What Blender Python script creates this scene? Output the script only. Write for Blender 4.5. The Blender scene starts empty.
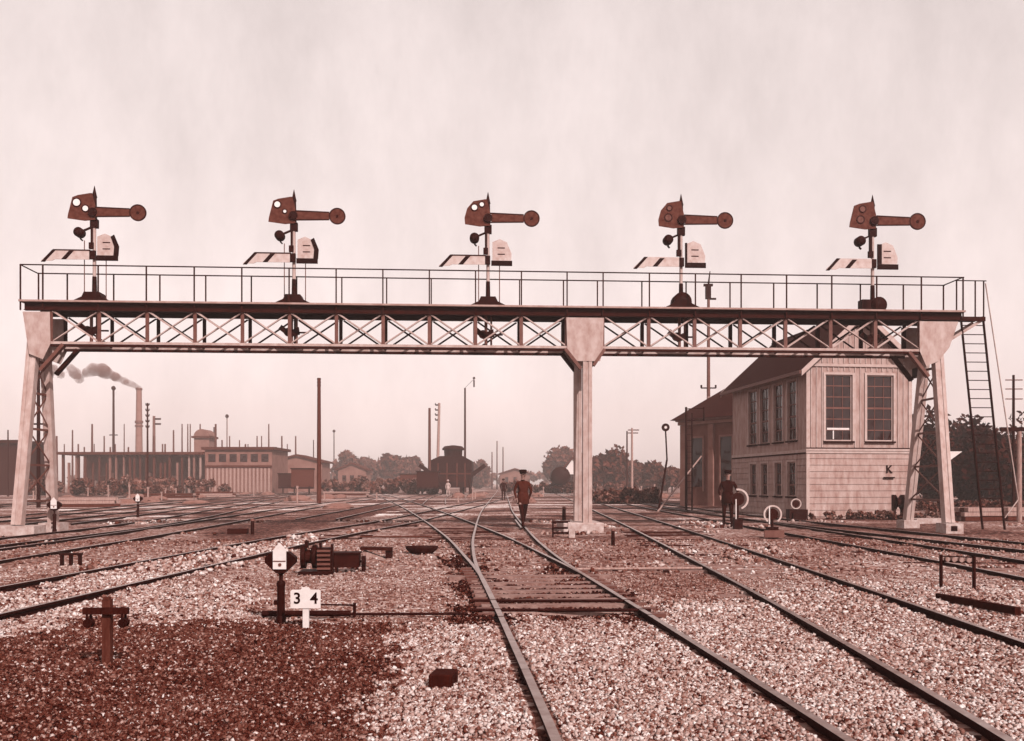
import bpy, bmesh, math, random
import numpy as np
from mathutils import Vector, Matrix
R = math.radians
random.seed(7); rng = np.random.default_rng(7)
C = bpy.context.scene.collection
scene = bpy.context.scene

# ------------------------------------------------------------------ camera
F, H, VH = 900.0, 1.37, 484.0            # focal length in px, eye height, horizon row
cam = bpy.data.cameras.new('camera'); cam.sensor_width = 36; cam.lens = F/1024*36
cam.shift_y = (VH-370.5)/1024; cam.clip_end = 6000; cam.clip_start = .05
co = bpy.data.objects.new('camera', cam); C.objects.link(co)
co.location = (0, 0, H); co.rotation_euler = (R(90), 0, 0); scene.camera = co

# ------------------------------------------------------------------ tone of the old sepia print
STOPS = [(0, (28, 1, 0)), (.15, (65, 20, 12)), (.3, (102, 50, 39)), (.5, (149, 101, 89)), (.7, (192, 158, 149)), (.85, (224, 206, 201)), (1, (248, 238, 235))]
def lin(c): c /= 255.; return c/12.92 if c <= .04045 else ((c+.055)/1.055)**2.4
def tone(v):
    v = min(1, max(0, v))
    for (a, ca), (b, cb) in zip(STOPS, STOPS[1:]):
        if v <= b:
            t = (v-a)/(b-a)
            k = 1.85 if v < .6 else 1.85-.35*(v-.6)/.4     # what daylight adds to an albedo here
            return tuple(lin(ca[i]+(cb[i]-ca[i])*t)/k for i in range(3)) + (1,)

# ------------------------------------------------------------------ world and sun
SUN_EL, SUN_AZ = 37, 152                 # azimuth clockwise from +Y (the view direction)
w = bpy.data.worlds.new('World'); scene.world = w; w.use_nodes = True
nt = w.node_tree; nt.nodes.clear(); N = nt.nodes.new; K = nt.links.new
sky = N('ShaderNodeTexSky'); sky.sky_type = 'NISHITA'; sky.sun_disc = False
sky.sun_elevation = R(SUN_EL); sky.sun_rotation = R(SUN_AZ); sky.dust_density = 3; sky.air_density = 1.2
bw = N('ShaderNodeRGBToBW'); pw = N('ShaderNodeMath'); pw.operation = 'POWER'; pw.inputs[1].default_value = .35
tc = N('ShaderNodeTexCoord'); mp = N('ShaderNodeMapping'); mp.inputs['Scale'].default_value = (1.5, 1.5, .6)
no = N('ShaderNodeTexNoise'); no.inputs['Scale'].default_value = 6.5; no.inputs['Detail'].default_value = 8; no.inputs['Roughness'].default_value = .68
mr = N('ShaderNodeMapRange'); mr.inputs[1].default_value = .3; mr.inputs[2].default_value = .72; mr.inputs[3].default_value = .87; mr.inputs[4].default_value = 1.11
mu = N('ShaderNodeMath'); mu.operation = 'MULTIPLY'
cr = N('ShaderNodeVectorMath'); cr.operation = 'SCALE'; cr.inputs[0].default_value = (1.0, .88, .862)
bg = N('ShaderNodeBackground'); bg.inputs[1].default_value = .15; wo = N('ShaderNodeOutputWorld')
K(sky.outputs[0], bw.inputs[0]); K(bw.outputs[0], pw.inputs[0]); K(tc.outputs['Generated'], mp.inputs[0]); K(mp.outputs[0], no.inputs[0])
K(no.outputs[0], mr.inputs[0]); K(pw.outputs[0], mu.inputs[0]); K(mr.outputs[0], mu.inputs[1])
SKYK = N('ShaderNodeMath'); SKYK.operation = 'MULTIPLY'; SKYK.inputs[1].default_value = 3.2
K(mu.outputs[0], SKYK.inputs[0]); K(SKYK.outputs[0], cr.inputs['Scale']); K(cr.outputs[0], bg.inputs[0]); K(bg.outputs[0], wo.inputs[0])
sd = bpy.data.lights.new('sun', 'SUN'); sd.energy = 5; sd.angle = R(.8); sd.color = (1, .94, .915)
so = bpy.data.objects.new('sun', sd); C.objects.link(so)
az, el = R(SUN_AZ), R(SUN_EL)
sv = Vector((math.sin(az)*math.cos(el), math.cos(az)*math.cos(el), math.sin(el)))
so.rotation_euler = sv.to_track_quat('Z', 'Y').to_euler(); so.location = (20, -20, 30)
scene.view_settings.view_transform = 'Standard'; scene.view_settings.look = 'None'
scene.view_settings.exposure = .4; scene.view_settings.gamma = 1; scene.view_settings.use_curve_mapping = False
scene.render.engine = 'CYCLES'; scene.cycles.use_denoising = True
scene.cycles.max_bounces = 6; scene.cycles.diffuse_bounces = 3; scene.cycles.volume_bounces = 0; scene.cycles.transparent_max_bounces = 12

# ------------------------------------------------------------------ materials
def mat(name, v, rough=.85, var=.06, scale=6, v2=None, bump=.3, stretch=(1, 1, 1), metal=0, attr=None, fine=60):
    m = bpy.data.materials.new(name); m.use_nodes = True; t = m.node_tree; b = t.nodes['Principled BSDF']
    b.inputs['Roughness'].default_value = rough; b.inputs['Metallic'].default_value = metal
    b.inputs['Specular IOR Level'].default_value = .25 if v > .4 else .03
    tc = t.nodes.new('ShaderNodeTexCoord'); mp = t.nodes.new('ShaderNodeMapping'); mp.inputs['Scale'].default_value = stretch
    n1 = t.nodes.new('ShaderNodeTexNoise'); n1.inputs['Scale'].default_value = scale; n1.inputs['Detail'].default_value = 9; n1.inputs['Roughness'].default_value = .65
    t.links.new(tc.outputs['Object'], mp.inputs[0]); t.links.new(mp.outputs[0], n1.inputs[0])
    ra = t.nodes.new('ShaderNodeValToRGB'); ra.color_ramp.elements[0].position = .3; ra.color_ramp.elements[1].position = .7
    lo = v-var if v2 is None else v2; hi = v+var if v2 is None else v
    ra.color_ramp.elements[0].color = tone(lo); ra.color_ramp.elements[1].color = tone(hi)
    if attr:
        a = t.nodes.new('ShaderNodeAttribute'); a.attribute_name = attr
        r2 = t.nodes.new('ShaderNodeValToRGB'); e = r2.color_ramp.elements
        e[0].color = tone(STOPS[0][0]); e[1].color = tone(1)
        for p in (.15, .3, .5, .7, .85): x = e.new(p); x.color = tone(p)
        ad = t.nodes.new('ShaderNodeMath'); ad.operation = 'MULTIPLY_ADD'; ad.inputs[1].default_value = .25
        t.links.new(n1.outputs[0], ad.inputs[0]); 
        sb = t.nodes.new('ShaderNodeMath'); sb.operation = 'SUBTRACT'; sb.inputs[1].default_value = .125
        t.links.new(a.outputs['Fac'], sb.inputs[0]); t.links.new(sb.outputs[0], ad.inputs[2])
        t.links.new(ad.outputs[0], r2.inputs[0]); t.links.new(r2.outputs[0], b.inputs['Base Color'])
    else:
        t.links.new(n1.outputs[0], ra.inputs[0]); t.links.new(ra.outputs[0], b.inputs['Base Color'])
    if bump:
        n2 = t.nodes.new('ShaderNodeTexNoise'); n2.inputs['Scale'].default_value = fine; n2.inputs['Detail'].default_value = 4
        t.links.new(mp.outputs[0], n2.inputs[0]); bp = t.nodes.new('ShaderNodeBump'); bp.inputs['Strength'].default_value = bump; bp.inputs['Distance'].default_value = .02
        t.links.new(n2.outputs[0], bp.inputs['Height']); t.links.new(bp.outputs[0], b.inputs['Normal'])
    return m
M = {}
M['rail'] = mat('rusty_rail', .12, .7, v2=.04, scale=14)
M['railtop'] = mat('polished_rail_head', .8, .32, v2=.55, scale=9, metal=.75, bump=0)
M['sleeper'] = mat('weathered_sleeper', .66, .9, v2=.3, scale=5, stretch=(1, 8, 1))
M['sleeper_dark'] = mat('tarred_sleeper', .22, .9, v2=.08, scale=5)
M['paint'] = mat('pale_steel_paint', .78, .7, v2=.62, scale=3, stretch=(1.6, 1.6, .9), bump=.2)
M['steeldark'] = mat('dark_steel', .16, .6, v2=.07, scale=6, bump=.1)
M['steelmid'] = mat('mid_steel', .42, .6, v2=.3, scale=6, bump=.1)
M['deck'] = mat('deck_boards', .72, .85, v2=.55, scale=4)
M['iron'] = mat('black_iron', .12, .55, v2=.04, scale=10, bump=.15)
M['armred'] = mat('signal_arm_enamel', .38, .6, v2=.22, scale=9, bump=.05)
M['armedge'] = mat('signal_arm_rim', .14, .5, v2=.08, scale=7, bump=.05)
M['white'] = mat('white_enamel', .93, .45, v2=.84, scale=9, bump=.05)
M['board'] = mat('dusty_enamel', .82, .6, v2=.68, scale=5, bump=.05)
M['black'] = mat('black_enamel', .06, .5, v2=.02, scale=9, bump=.05)
M['lens'] = mat('pale_lens', .98, .15, v2=.93, bump=0)  # opaque pale tone for the bright sky behind open lens holes
M['lensdark'] = mat('dull_lens', .45, .15, v2=.3, bump=0)
M['concrete'] = mat('concrete', .82, .9, v2=.6, scale=7, bump=.5)
M['wood'] = mat('weathered_wood', .34, .9, v2=.2, scale=5, stretch=(6, 6, 1))
M['wooddark'] = mat('dark_wood', .18, .9, v2=.08, scale=5, stretch=(6, 6, 1))
M['woodpale'] = mat('pale_wood', .72, .9, v2=.5, scale=4, stretch=(6, 6, 1))
M['boxwall'] = mat('painted_boards', .75, .8, v2=.54, scale=2.2, stretch=(2, 2, .6), bump=.25)
M['boxtrim'] = mat('painted_trim', .78, .7, v2=.68, scale=4, bump=.1)
M['shingle'] = mat('roof_slate', .17, .85, v2=.08, scale=1.8, stretch=(1, 6, 6), bump=.8, fine=14)
M['shadow_gap'] = mat('dark_batten', .08, .9, v2=.08)  # even dark tone for the sills and string course
M['shedwall'] = mat('dusky_plaster', .44, .9, v2=.32, scale=1.5)
M['shedpil'] = mat('pilaster_plaster', .55, .9, v2=.44, scale=2)
M['skin'] = mat('skin', .62, .6, v2=.55, bump=0)
M['coat_mid'] = mat('drab_cloth', .27, .95, v2=.17, scale=12)
M['coat_dark'] = mat('dark_cloth', .13, .95, v2=.06, scale=12)
M['shirt'] = mat('pale_cloth', .8, .95, v2=.66, scale=12)
M['chimney'] = mat('chimney_brick', .56, .9, v2=.46, scale=1)
M['yardwall'] = mat('yard_plaster', .55, .9, v2=.38, scale=.6)
M['yardroof'] = mat('yard_roof', .30, .9, v2=.2, scale=.6)
M['bark'] = mat('bark', .2, .95, v2=.1, scale=5, stretch=(4, 4, 1))
M['leaf'] = mat('foliage', 0, .8, attr='tone', bump=0)
M['stone'] = mat('crushed_stone', 0, .85, attr='tone', bump=.3, fine=90)
M['glass'] = mat('old_window_glass', .10, .08, v2=.03, scale=3, bump=0)
_g = M['glass'].node_tree
_nz = _g.nodes.new('ShaderNodeTexNoise'); _nz.inputs['Scale'].default_value = 1.7; _bm = _g.nodes.new('ShaderNodeBump'); _bm.inputs['Strength'].default_value = .9; _bm.inputs['Distance'].default_value = .12
_g.links.new(_nz.outputs[0], _bm.inputs['Height']); _g.links.new(_bm.outputs[0], _g.nodes['Principled BSDF'].inputs['Normal'])
M['glass'].node_tree.nodes['Principled BSDF'].inputs['Specular IOR Level'].default_value = .45

# ------------------------------------------------------------------ helpers
def at(u, v, Y): return Vector(((u-512)*Y/F, Y, H+(VH-v)*Y/F))
def gnd(u, v, z=0.): Y = F*(H-z)/(v-VH); return Vector(((u-512)*Y/F, Y, z))
def tag(o, label=None, cat=None, group=None, kind=None):
    for k, v in (('label', label), ('category', cat), ('group', group), ('kind', kind)):
        if v: o[k] = v
    return o
def thing(name, label, cat, loc=(0, 0, 0), rz=0, group=None, kind=None):
    o = bpy.data.objects.new(name, None); C.objects.link(o); o.empty_display_size = .2
    o.location = loc; o.rotation_euler = (0, 0, rz); return tag(o, label, cat, group, kind)
def dup(o, parent=None):
    c = o.copy(); C.objects.link(c); c.parent = parent
    for ch in list(o.children): dup(ch, c)
    return c
class MB:
    def __init__(s): s.v = []; s.f = []; s.m = []; s.mi = 0; s.sm = []; s.smooth = False
    def add(s, vs, fs):
        k = len(s.v); s.v += [tuple(p) for p in vs]
        for f in fs: s.f.append(tuple(i+k for i in f)); s.m.append(s.mi); s.sm.append(s.smooth)
        return s
    def box(s, c, d, rz=0, mtx=None):
        x, y, z = d[0]/2, d[1]/2, d[2]/2; vs = [Vector((i*x, j*y, k*z)) for k in (-1, 1) for j in (-1, 1) for i in (-1, 1)]
        m = mtx or Matrix.Rotation(rz, 3, 'Z'); vs = [m @ p + Vector(c) for p in vs]
        return s.add(vs, [(0, 2, 3, 1), (4, 5, 7, 6), (0, 1, 5, 4), (2, 6, 7, 3), (0, 4, 6, 2), (1, 3, 7, 5)])
    def bx(s, x0, x1, y0, y1, z0, z1): return s.box(((x0+x1)/2, (y0+y1)/2, (z0+z1)/2), (abs(x1-x0), abs(y1-y0), abs(z1-z0)))
    def bar(s, a, b, w, h, up=(0, 0, 1)):
        a, b = Vector(a), Vector(b); d = b-a; L = d.length; d.normalize(); up = Vector(up)
        if abs(d.dot(up)) > .99: up = Vector((0, 1, 0))
        x = d.cross(up).normalized(); z = x.cross(d)
        return s.box((a+b)/2, (w, L, h), mtx=Matrix((x, d, z)).transposed())
    def tube(s, a, b, r0, r1=None, n=10, caps=True):
        a, b = Vector(a), Vector(b); r1 = r0 if r1 is None else r1; d = (b-a).normalized()
        u = d.orthogonal().normalized(); w_ = d.cross(u); vs = []
        for p, r in ((a, r0), (b, r1)):
            for i in range(n): t = 2*math.pi*i/n; vs.append(p+(u*math.cos(t)+w_*math.sin(t))*r)
        fs = [(i, (i+1) % n, n+(i+1) % n, n+i) for i in range(n)]
        old = s.smooth; s.smooth = True; s.add(vs, fs); s.smooth = old
        if caps: s.add(vs, [tuple(range(n))[::-1], tuple(range(n, 2*n))])
        return s
    def lathe(s, c, prof, n=16, axis='Z'):
        c = Vector(c); vs = []
        for r, h in prof:
            for i in range(n):
                t = 2*math.pi*i/n; p = Vector((r*math.cos(t), r*math.sin(t), h))
                if axis == 'Y': p = Vector((p.x, p.z, p.y))
                if axis == 'X': p = Vector((p.z, p.x, p.y))
                vs.append(c+p)
        k = len(prof); fs = [(j*n+i, j*n+(i+1) % n, (j+1)*n+(i+1) % n, (j+1)*n+i) for j in range(k-1) for i in range(n)]
        old = s.smooth; s.smooth = True; s.add(vs, fs); s.smooth = old
        return s.add(vs, [tuple(range(n))[::-1], tuple(range((k-1)*n, k*n))])
    def prism(s, pts, y0, y1):            # polygon in xz, thickness along y
        n = len(pts); vs = [(x, y0, z) for x, z in pts]+[(x, y1, z) for x, z in pts]
        return s.add(vs, [tuple(range(n)), tuple(range(n, 2*n))[::-1]]+[(i, i+n, (i+1) % n+n, (i+1) % n) for i in range(n)])
    def prism_x(s, pts, x0, x1):          # polygon in yz, thickness along x
        n = len(pts); vs = [(x0, y, z) for y, z in pts]+[(x1, y, z) for y, z in pts]
        return s.add(vs, [tuple(range(n)), tuple(range(n, 2*n))[::-1]]+[(i, i+n, (i+1) % n+n, (i+1) % n) for i in range(n)])
    def ring(s, c, ro, ri, y0, y1, a0=0, a1=360, n=24, sx=1):
        vs = []; full = a1-a0 >= 360; k = n if full else n+1
        for i in range(k):
            t = R(a0+(a1-a0)*i/n)
            for r, y in ((ro, y0), (ri, y0), (ri, y1), (ro, y1)): vs.append((c[0]+r*math.cos(t)*sx, c[1]+y, c[2]+r*math.sin(t)))
        fs = []
        for i in range(n):
            a, b = i*4, ((i+1) % k)*4
            for q in range(4): fs.append((a+q, a+(q+1) % 4, b+(q+1) % 4, b+q))
        if not full: fs += [(0, 1, 2, 3), tuple(n*4+q for q in (3, 2, 1, 0))]
        return s.add(vs, fs)
    def build(s, name, mats, parent=None, recalc=True):
        me = bpy.data.meshes.new(name); me.from_pydata(s.v, [], s.f)
        if not isinstance(mats, (list, tuple)): mats = [mats]
        for m in mats: me.materials.append(m)
        me.polygons.foreach_set('material_index', s.m); me.polygons.foreach_set('use_smooth', s.sm)
        if recalc:
            bm = bmesh.new(); bm.from_mesh(me); bmesh.ops.recalc_face_normals(bm, faces=bm.faces); bm.to_mesh(me); bm.free()
        me.update(); o = bpy.data.objects.new(name, me); C.objects.link(o)
        if parent: o.parent = parent
        return o

# ------------------------------------------------------------------ where the tracks run (centre lines, metres)
G = 1.435
TRK = {
 'curve':  [(2.0, 1.12), (4.8, .97), (6, .88), (8, .72), (10, .56), (13.5, .25), (17, -.17), (21.5, -.74), (28, -1.70), (40, -3.6), (53, -5.75), (72, -9.1), (88, -12), (112, -16.6), (160, -26)],
 'straight': [(9, .64), (11, .47), (14, .22), (19.6, -.10), (27, -.34), (40, -.66), (65, -.95), (120, -1.5), (220, -2.6)],
 'right':  [(2.5, 3.12), (4.8, 3.33), (10, 3.66), (17.3, 3.97), (27.7, 4.36), (41, 4.75), (72, 5.6), (130, 6.9), (230, 8.5)],
 'right2': [(3, 7.2), (12, 7.95), (20, 8.15), (30, 8.15), (45, 8.2), (70, 8.6), (130, 9.9), (230, 12)],
 'right3': [(6, 12.6), (12, 11.5), (18, 10.95), (25, 10.3), (34, 9.65), (45, 9.3), (70, 9.9), (110, 11.4)],
 'left1':  [(2, -6.4), (9, -5.95), (15, -5.6), (20, -5.3), (25, -4.85), (31, -4.15), (42, -3.5), (55, -2.75), (80, -1.6), (120, .4), (200, 3.5)],
 'left2':  [(6, -9.2), (16, -9.6), (23, -9.9), (46, -11.6), (77, -13.1), (150, -16)],
 'left3':  [(8, -11.7), (20, -11.8), (27, -11.9), (34, -12.7), (46, -14.7), (60, -17), (100, -24), (160, -33)],
 'left4':  [(20, -16.2), (30, -18.6), (53, -22.7), (88, -29), (150, -38)],
 'left6':  [(30, -15.5), (46, -17.9), (60, -20), (100, -26.6), (160, -36)],
 'far1':   [(34, -7.4), (55, -8.0), (90, -9.6), (150, -12)],
 'far2':   [(60, -5.2), (90, -7.3), (140, -9)],
 'left5':  [(25, -24), (53, -31), (88, -39), (150, -52)],
}
def smooth_path(pts, step):
    P = np.array(pts, float); Y = P[:, 0]; X = P[:, 1]; ys = []
    y = Y[0]
    while y < Y[-1]: ys.append(y); y += step(y)
    ys.append(Y[-1]); ys = np.array(ys)
    # natural-ish smoothing: Hermite with finite-difference slopes
    m = np.gradient(X, Y); i = np.clip(np.searchsorted(Y, ys, 'right')-1, 0, len(Y)-2)
    h = Y[i+1]-Y[i]; t = (ys-Y[i])/h
    xs = (2*t**3-3*t**2+1)*X[i]+(t**3-2*t**2+t)*h*m[i]+(-2*t**3+3*t**2)*X[i+1]+(t**3-t**2)*h*m[i+1]
    return xs, ys
PATH = {k: smooth_path(v, lambda y: max(.3, y*.03)) for k, v in TRK.items()}
def rails_of(k):
    xs, ys = PATH[k]; dx, dy = np.gradient(xs), np.gradient(ys); L = np.hypot(dx, dy); nx, ny = dy/L, -dx/L
    return [(xs+nx*s*(G/2+.035), ys+ny*s*(G/2+.035)) for s in (-1, 1)]
RAILS = {k: rails_of(k) for k in PATH}

# ------------------------------------------------------------------ ground
def inpoly(px, py, poly):
    ins = np.zeros(px.shape, bool); n = len(poly)
    for i in range(n):
        x1, y1 = poly[i]; x2, y2 = poly[(i+1) % n]
        c = ((y1 > py) != (y2 > py)) & (px < (x2-x1)*(py-y1)/((y2-y1) or 1e-9)+x1); ins ^= c
    return ins
def W(poly):   # outline on the ground, metres
    return [tuple(gnd(u, v)[:2]) for u, v in poly]
def vnoise(x, y, s, seed=0):
    x = x/s; y = y/s; xi = np.floor(x).astype(np.int64); yi = np.floor(y).astype(np.int64); fx = x-xi; fy = y-yi
    fx = fx*fx*(3-2*fx); fy = fy*fy*(3-2*fy)
    def h(a, b):
        n = (a*374761393+b*668265263+seed*974711) & 0x7fffffff; n = ((n ^ (n >> 13))*1274126177) & 0x7fffffff; return ((n ^ (n >> 16)) & 0xffff)/65535.
    return (h(xi, yi)*(1-fx)+h(xi+1, yi)*fx)*(1-fy)+(h(xi, yi+1)*(1-fx)+h(xi+1, yi+1)*fx)*fy
ZONES = [  # tone of the ground material itself: clean crushed stone against ash and cinders
 (.70, [(-400, 1500), (-400, 560), (0, 592), (160, 560), (300, 536), (330, 533), (300, 549), (240, 566), (160, 584), (290, 585), (245, 622), (150, 625), (0, 640)]),
 (.70, [(392, 628), (470, 622), (520, 618), (640, 622), (690, 600), (760, 596), (860, 585), (1100, 588), (1700, 900), (1700, 3000), (330, 3000), (372, 741), (396, 680)]),
 (.27, [(-600, 660), (-60, 652), (30, 636), (100, 612), (160, 622), (235, 619), (330, 622), (388, 628), (398, 660), (380, 700), (372, 741), (330, 3000), (-3000, 3000)]),
 (.54, [(240, 560), (330, 540), (400, 530), (450, 545), (478, 590), (470, 615), (300, 616), (250, 612)]),
 (.14, [(500, 585), (585, 585), (620, 600), (655, 616), (505, 614), (492, 590)]),
 (.48, [(500, 540), (590, 560), (600, 588), (495, 586), (486, 565)]),
 (.46, [(585, 565), (720, 568), (760, 596), (690, 600), (650, 596)]),
 (.10, [(455, 556), (470, 556), (492, 590), (512, 622), (470, 628), (462, 600)]),
 (.12, [(540, 563), (562, 566), (610, 590), (668, 622), (615, 625), (588, 600)]),
 (.26, [(200, 533), (300, 516), (388, 503), (398, 510), (330, 523), (240, 540)]),
 (.58, [(630, 530), (700, 545), (860, 590), (760, 596), (700, 565)]),
]
ZW = [(g, W(p)) for g, p in ZONES]
def zone(x, y):
    x = np.asarray(x, float); y = np.asarray(y, float)
    wx = x+(vnoise(x, y, .5, 3)-.5)*.5+(vnoise(x, y, .06, 4)-.5)*.45; wy = y+(vnoise(x, y, .5, 5)-.5)*.5+(vnoise(x, y, .06, 9)-.5)*.8
    far = np.clip((y-15)/25, 0, 1)
    g = .52+(vnoise(x, y, 1.3, 11)-.5)*.25
    st = .55*vnoise(x*.16, y*.8, 1.0, 21)+.45*vnoise(x*.5+y*.2*np.sign(x), y*.25, .8, 22)
    g = g*(1-far)+(.42+1.5*(st-.5))*far
    for val, poly in ZW:
        m = inpoly(wx, wy, poly); g = np.where(m, val+(vnoise(x, y, .7, 31)-.5)*.10, g)
    g = np.where(y < 4.2, np.where(x < -1, .27, .70), g)
    return np.clip(g, .03, .95)
def axis(a, b, near, growth):
    v = [0.]; d = near
    while v[-1] < b: v.append(v[-1]+d); d *= growth
    return np.array(v)
xa = axis(0, 2600, .10, 1.021); xs = np.concatenate([-xa[:0:-1], xa])
ya = axis(0, 3500, .07, 1.0165); ys = np.concatenate([-axis(0, 60, .6, 1.15)[:0:-1], ya])+3.0
GX, GY = np.meshgrid(xs, ys)
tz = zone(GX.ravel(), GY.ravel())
gz = (vnoise(GX, GY, .9, 41)-.5)*.05+(vnoise(GX, GY, .22, 42)-.5)*.03-.012
gz = (gz*np.clip(1-(GY-40)/60, .0, 1)).ravel()
dz = np.zeros(GX.size)
nx_, ny_ = len(xs), len(ys)
me = bpy.data.meshes.new('ground'); me.vertices.add(nx_*ny_)
me.vertices.foreach_set('co', np.column_stack([GX.ravel(), GY.ravel(), gz]).ravel().astype(np.float32))
i = np.arange(nx_*ny_).reshape(ny_, nx_)
q = np.stack([i[:-1, :-1], i[:-1, 1:], i[1:, 1:], i[1:, :-1]], -1).reshape(-1, 4)
me.loops.add(q.size); me.loops.foreach_set('vertex_index', q.ravel().astype(np.int32))
me.polygons.add(len(q)); me.polygons.foreach_set('loop_start', (np.arange(len(q))*4).astype(np.int32)); me.polygons.foreach_set('loop_total', np.full(len(q), 4, np.int32))
me.update(calc_edges=True)
near_ = np.clip((30-GY.ravel())/14, 0, 1); tz = np.where((tz > .6), tz-.30*near_, tz)  # nearby ground darkened under pale stones: shade of the gaps put into colour
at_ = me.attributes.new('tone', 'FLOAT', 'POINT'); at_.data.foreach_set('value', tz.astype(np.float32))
gm = bpy.data.materials.new('ballast_and_ash'); gm.use_nodes = True; t = gm.node_tree; b = t.nodes['Principled BSDF']; b.inputs['Roughness'].default_value = .95; b.inputs['Specular IOR Level'].default_value = .1
tc = t.nodes.new('ShaderNodeTexCoord'); a = t.nodes.new('ShaderNodeAttribute'); a.attribute_name = 'tone'
vo = t.nodes.new('ShaderNodeTexVoronoi'); vo.inputs['Scale'].default_value = 17; n1 = t.nodes.new('ShaderNodeTexNoise'); n1.inputs['Scale'].default_value = 3.1; n1.inputs['Detail'].default_value = 10; n1.inputs['Roughness'].default_value = .72
sp = t.nodes.new('ShaderNodeSeparateColor'); mr1 = t.nodes.new('ShaderNodeMapRange'); mr1.inputs[3].default_value = -.27; mr1.inputs[4].default_value = .27
mr2 = t.nodes.new('ShaderNodeMapRange'); mr2.inputs[1].default_value = .3; mr2.inputs[2].default_value = .7; mr2.inputs[3].default_value = -.16; mr2.inputs[4].default_value = .16
a1 = t.nodes.new('ShaderNodeMath'); a2 = t.nodes.new('ShaderNodeMath'); rp = t.nodes.new('ShaderNodeValToRGB')
e = rp.color_ramp.elements; e[0].color = tone(0); e[1].color = tone(1)
for p in (.15, .3, .5, .7, .85): x = e.new(p); x.color = tone(p)
L = t.links.new
L(tc.outputs['Object'], vo.inputs[0]); L(tc.outputs['Object'], n1.inputs[0]); L(vo.outputs['Color'], sp.inputs[0]); L(sp.outputs[0], mr1.inputs[0]); L(n1.outputs[0], mr2.inputs[0])
L(a.outputs['Fac'], a1.inputs[0]); L(mr1.outputs[0], a1.inputs[1]); L(a1.outputs[0], a2.inputs[0]); L(mr2.outputs[0], a2.inputs[1]); L(a2.outputs[0], rp.inputs[0]); L(rp.outputs[0], b.inputs['Base Color'])
bp = t.nodes.new('ShaderNodeBump'); bp.inputs['Strength'].default_value = .6; bp.inputs['Distance'].default_value = .03; bp.invert = True
L(vo.outputs['Distance'], bp.inputs['Height']); L(bp.outputs[0], b.inputs['Normal'])
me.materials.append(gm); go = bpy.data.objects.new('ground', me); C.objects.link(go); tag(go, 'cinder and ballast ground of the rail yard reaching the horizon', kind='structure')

# loose crushed stone, as meshes of angular pieces
def stones(name, label, bands, select, tonef):
    PX = []; PY = []; S = []
    for y0, y1, x0, x1, n, s in bands:
        PX.append(rng.uniform(x0, x1, n)); PY.append(rng.uniform(y0, y1, n)); S.append(s*rng.uniform(.6, 1.5, n))
    x = np.concatenate(PX); y = np.concatenate(PY); s = np.concatenate(S)
    keep = np.abs(x) < .60*y+.6
    for k, rr in RAILS.items():
        for (rx, ry) in rr:
            o_ = np.argsort(ry); d = np.abs(x-np.interp(y, ry[o_], rx[o_], left=1e3, right=1e3)); keep &= d > .075
    z = zone(x, y); keep &= select(x, y, z)
    x, y, s, z = x[keep], y[keep], s[keep], z[keep]; n = len(x)
    base = np.array([[i, j, k] for k in (-1, 1) for j in (-1, 1) for i in (-1, 1)], float)*.5
    V = base[None]*(1+rng.uniform(-.45, .25, (n, 8, 3))); V[:, :, 0] *= rng.uniform(.7, 1.3, (n, 1)); V[:, :, 2] *= rng.uniform(.5, .9, (n, 1))
    V *= s[:, None, None]
    q4 = rng.normal(size=(n, 4)); q4 /= np.linalg.norm(q4, axis=1)[:, None]; w_, a_, b_, c_ = q4.T
    Rm = np.stack([1-2*(b_*b_+c_*c_), 2*(a_*b_-c_*w_), 2*(a_*c_+b_*w_), 2*(a_*b_+c_*w_), 1-2*(a_*a_+c_*c_), 2*(b_*c_-a_*w_), 2*(a_*c_-b_*w_), 2*(b_*c_+a_*w_), 1-2*(a_*a_+b_*b_)], -1).reshape(n, 3, 3)
    V = np.einsum('nij,nkj->nki', Rm, V)
    zz = (vnoise(x, y, .9, 41)-.5)*.05+(vnoise(x, y, .22, 42)-.5)*.03-.012+s*rng.uniform(.0, .38, n)
    V += np.stack([x, y, zz], -1)[:, None]
    f = np.array([(0, 2, 3, 1), (4, 5, 7, 6), (0, 1, 5, 4), (2, 6, 7, 3), (0, 4, 6, 2), (1, 3, 7, 5)])
    Fq = (f[None]+(np.arange(n)*8)[:, None, None]).reshape(-1, 4)
    me = bpy.data.meshes.new(name); me.vertices.add(n*8); me.vertices.foreach_set('co', V.ravel().astype(np.float32))
    me.loops.add(Fq.size); me.loops.foreach_set('vertex_index', Fq.ravel().astype(np.int32)); me.polygons.add(len(Fq))
    me.polygons.foreach_set('loop_start', (np.arange(len(Fq))*4).astype(np.int32)); me.polygons.foreach_set('loop_total', np.full(len(Fq), 4, np.int32)); me.update(calc_edges=True)
    a = me.attributes.new('tone', 'FLOAT', 'POINT'); a.data.foreach_set('value', np.repeat(tonef(z, n), 8).astype(np.float32))
    me.materials.append(M['stone']); o = bpy.data.objects.new(name, me); C.objects.link(o); tag(o, label, kind='stuff'); return o
BANDS = [(3.9, 6.5, -5, 5, 120000, .0175), (6.5, 9.5, -7, 7, 140000, .022), (9.5, 14, -9, 9, 110000, .030), (14, 22, -13, 13, 50000, .055), (22, 34, -20, 18, 20000, .08)]
stones('ballast_stones', 'pale crushed stone ballast lying between and beside the tracks', BANDS, lambda x, y, z: (z > .6) & (rng.random(len(x)) < .85),
       lambda z, n: np.clip(z+.0+rng.normal(0, .12, n)-(rng.random(n) < .24)*.34, .05, .90))
stones('cinders', 'dark cinders with scattered pale chips in the left foreground', [(a, b, c, d, int(n*.9), s*.85) for a, b, c, d, n, s in BANDS[:4]], lambda x, y, z: z < .40,
       lambda z, n: np.clip(z+rng.normal(0, .10, n)+(rng.random(n) < .17)*rng.uniform(.15, .48, n), .04, .85))
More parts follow.
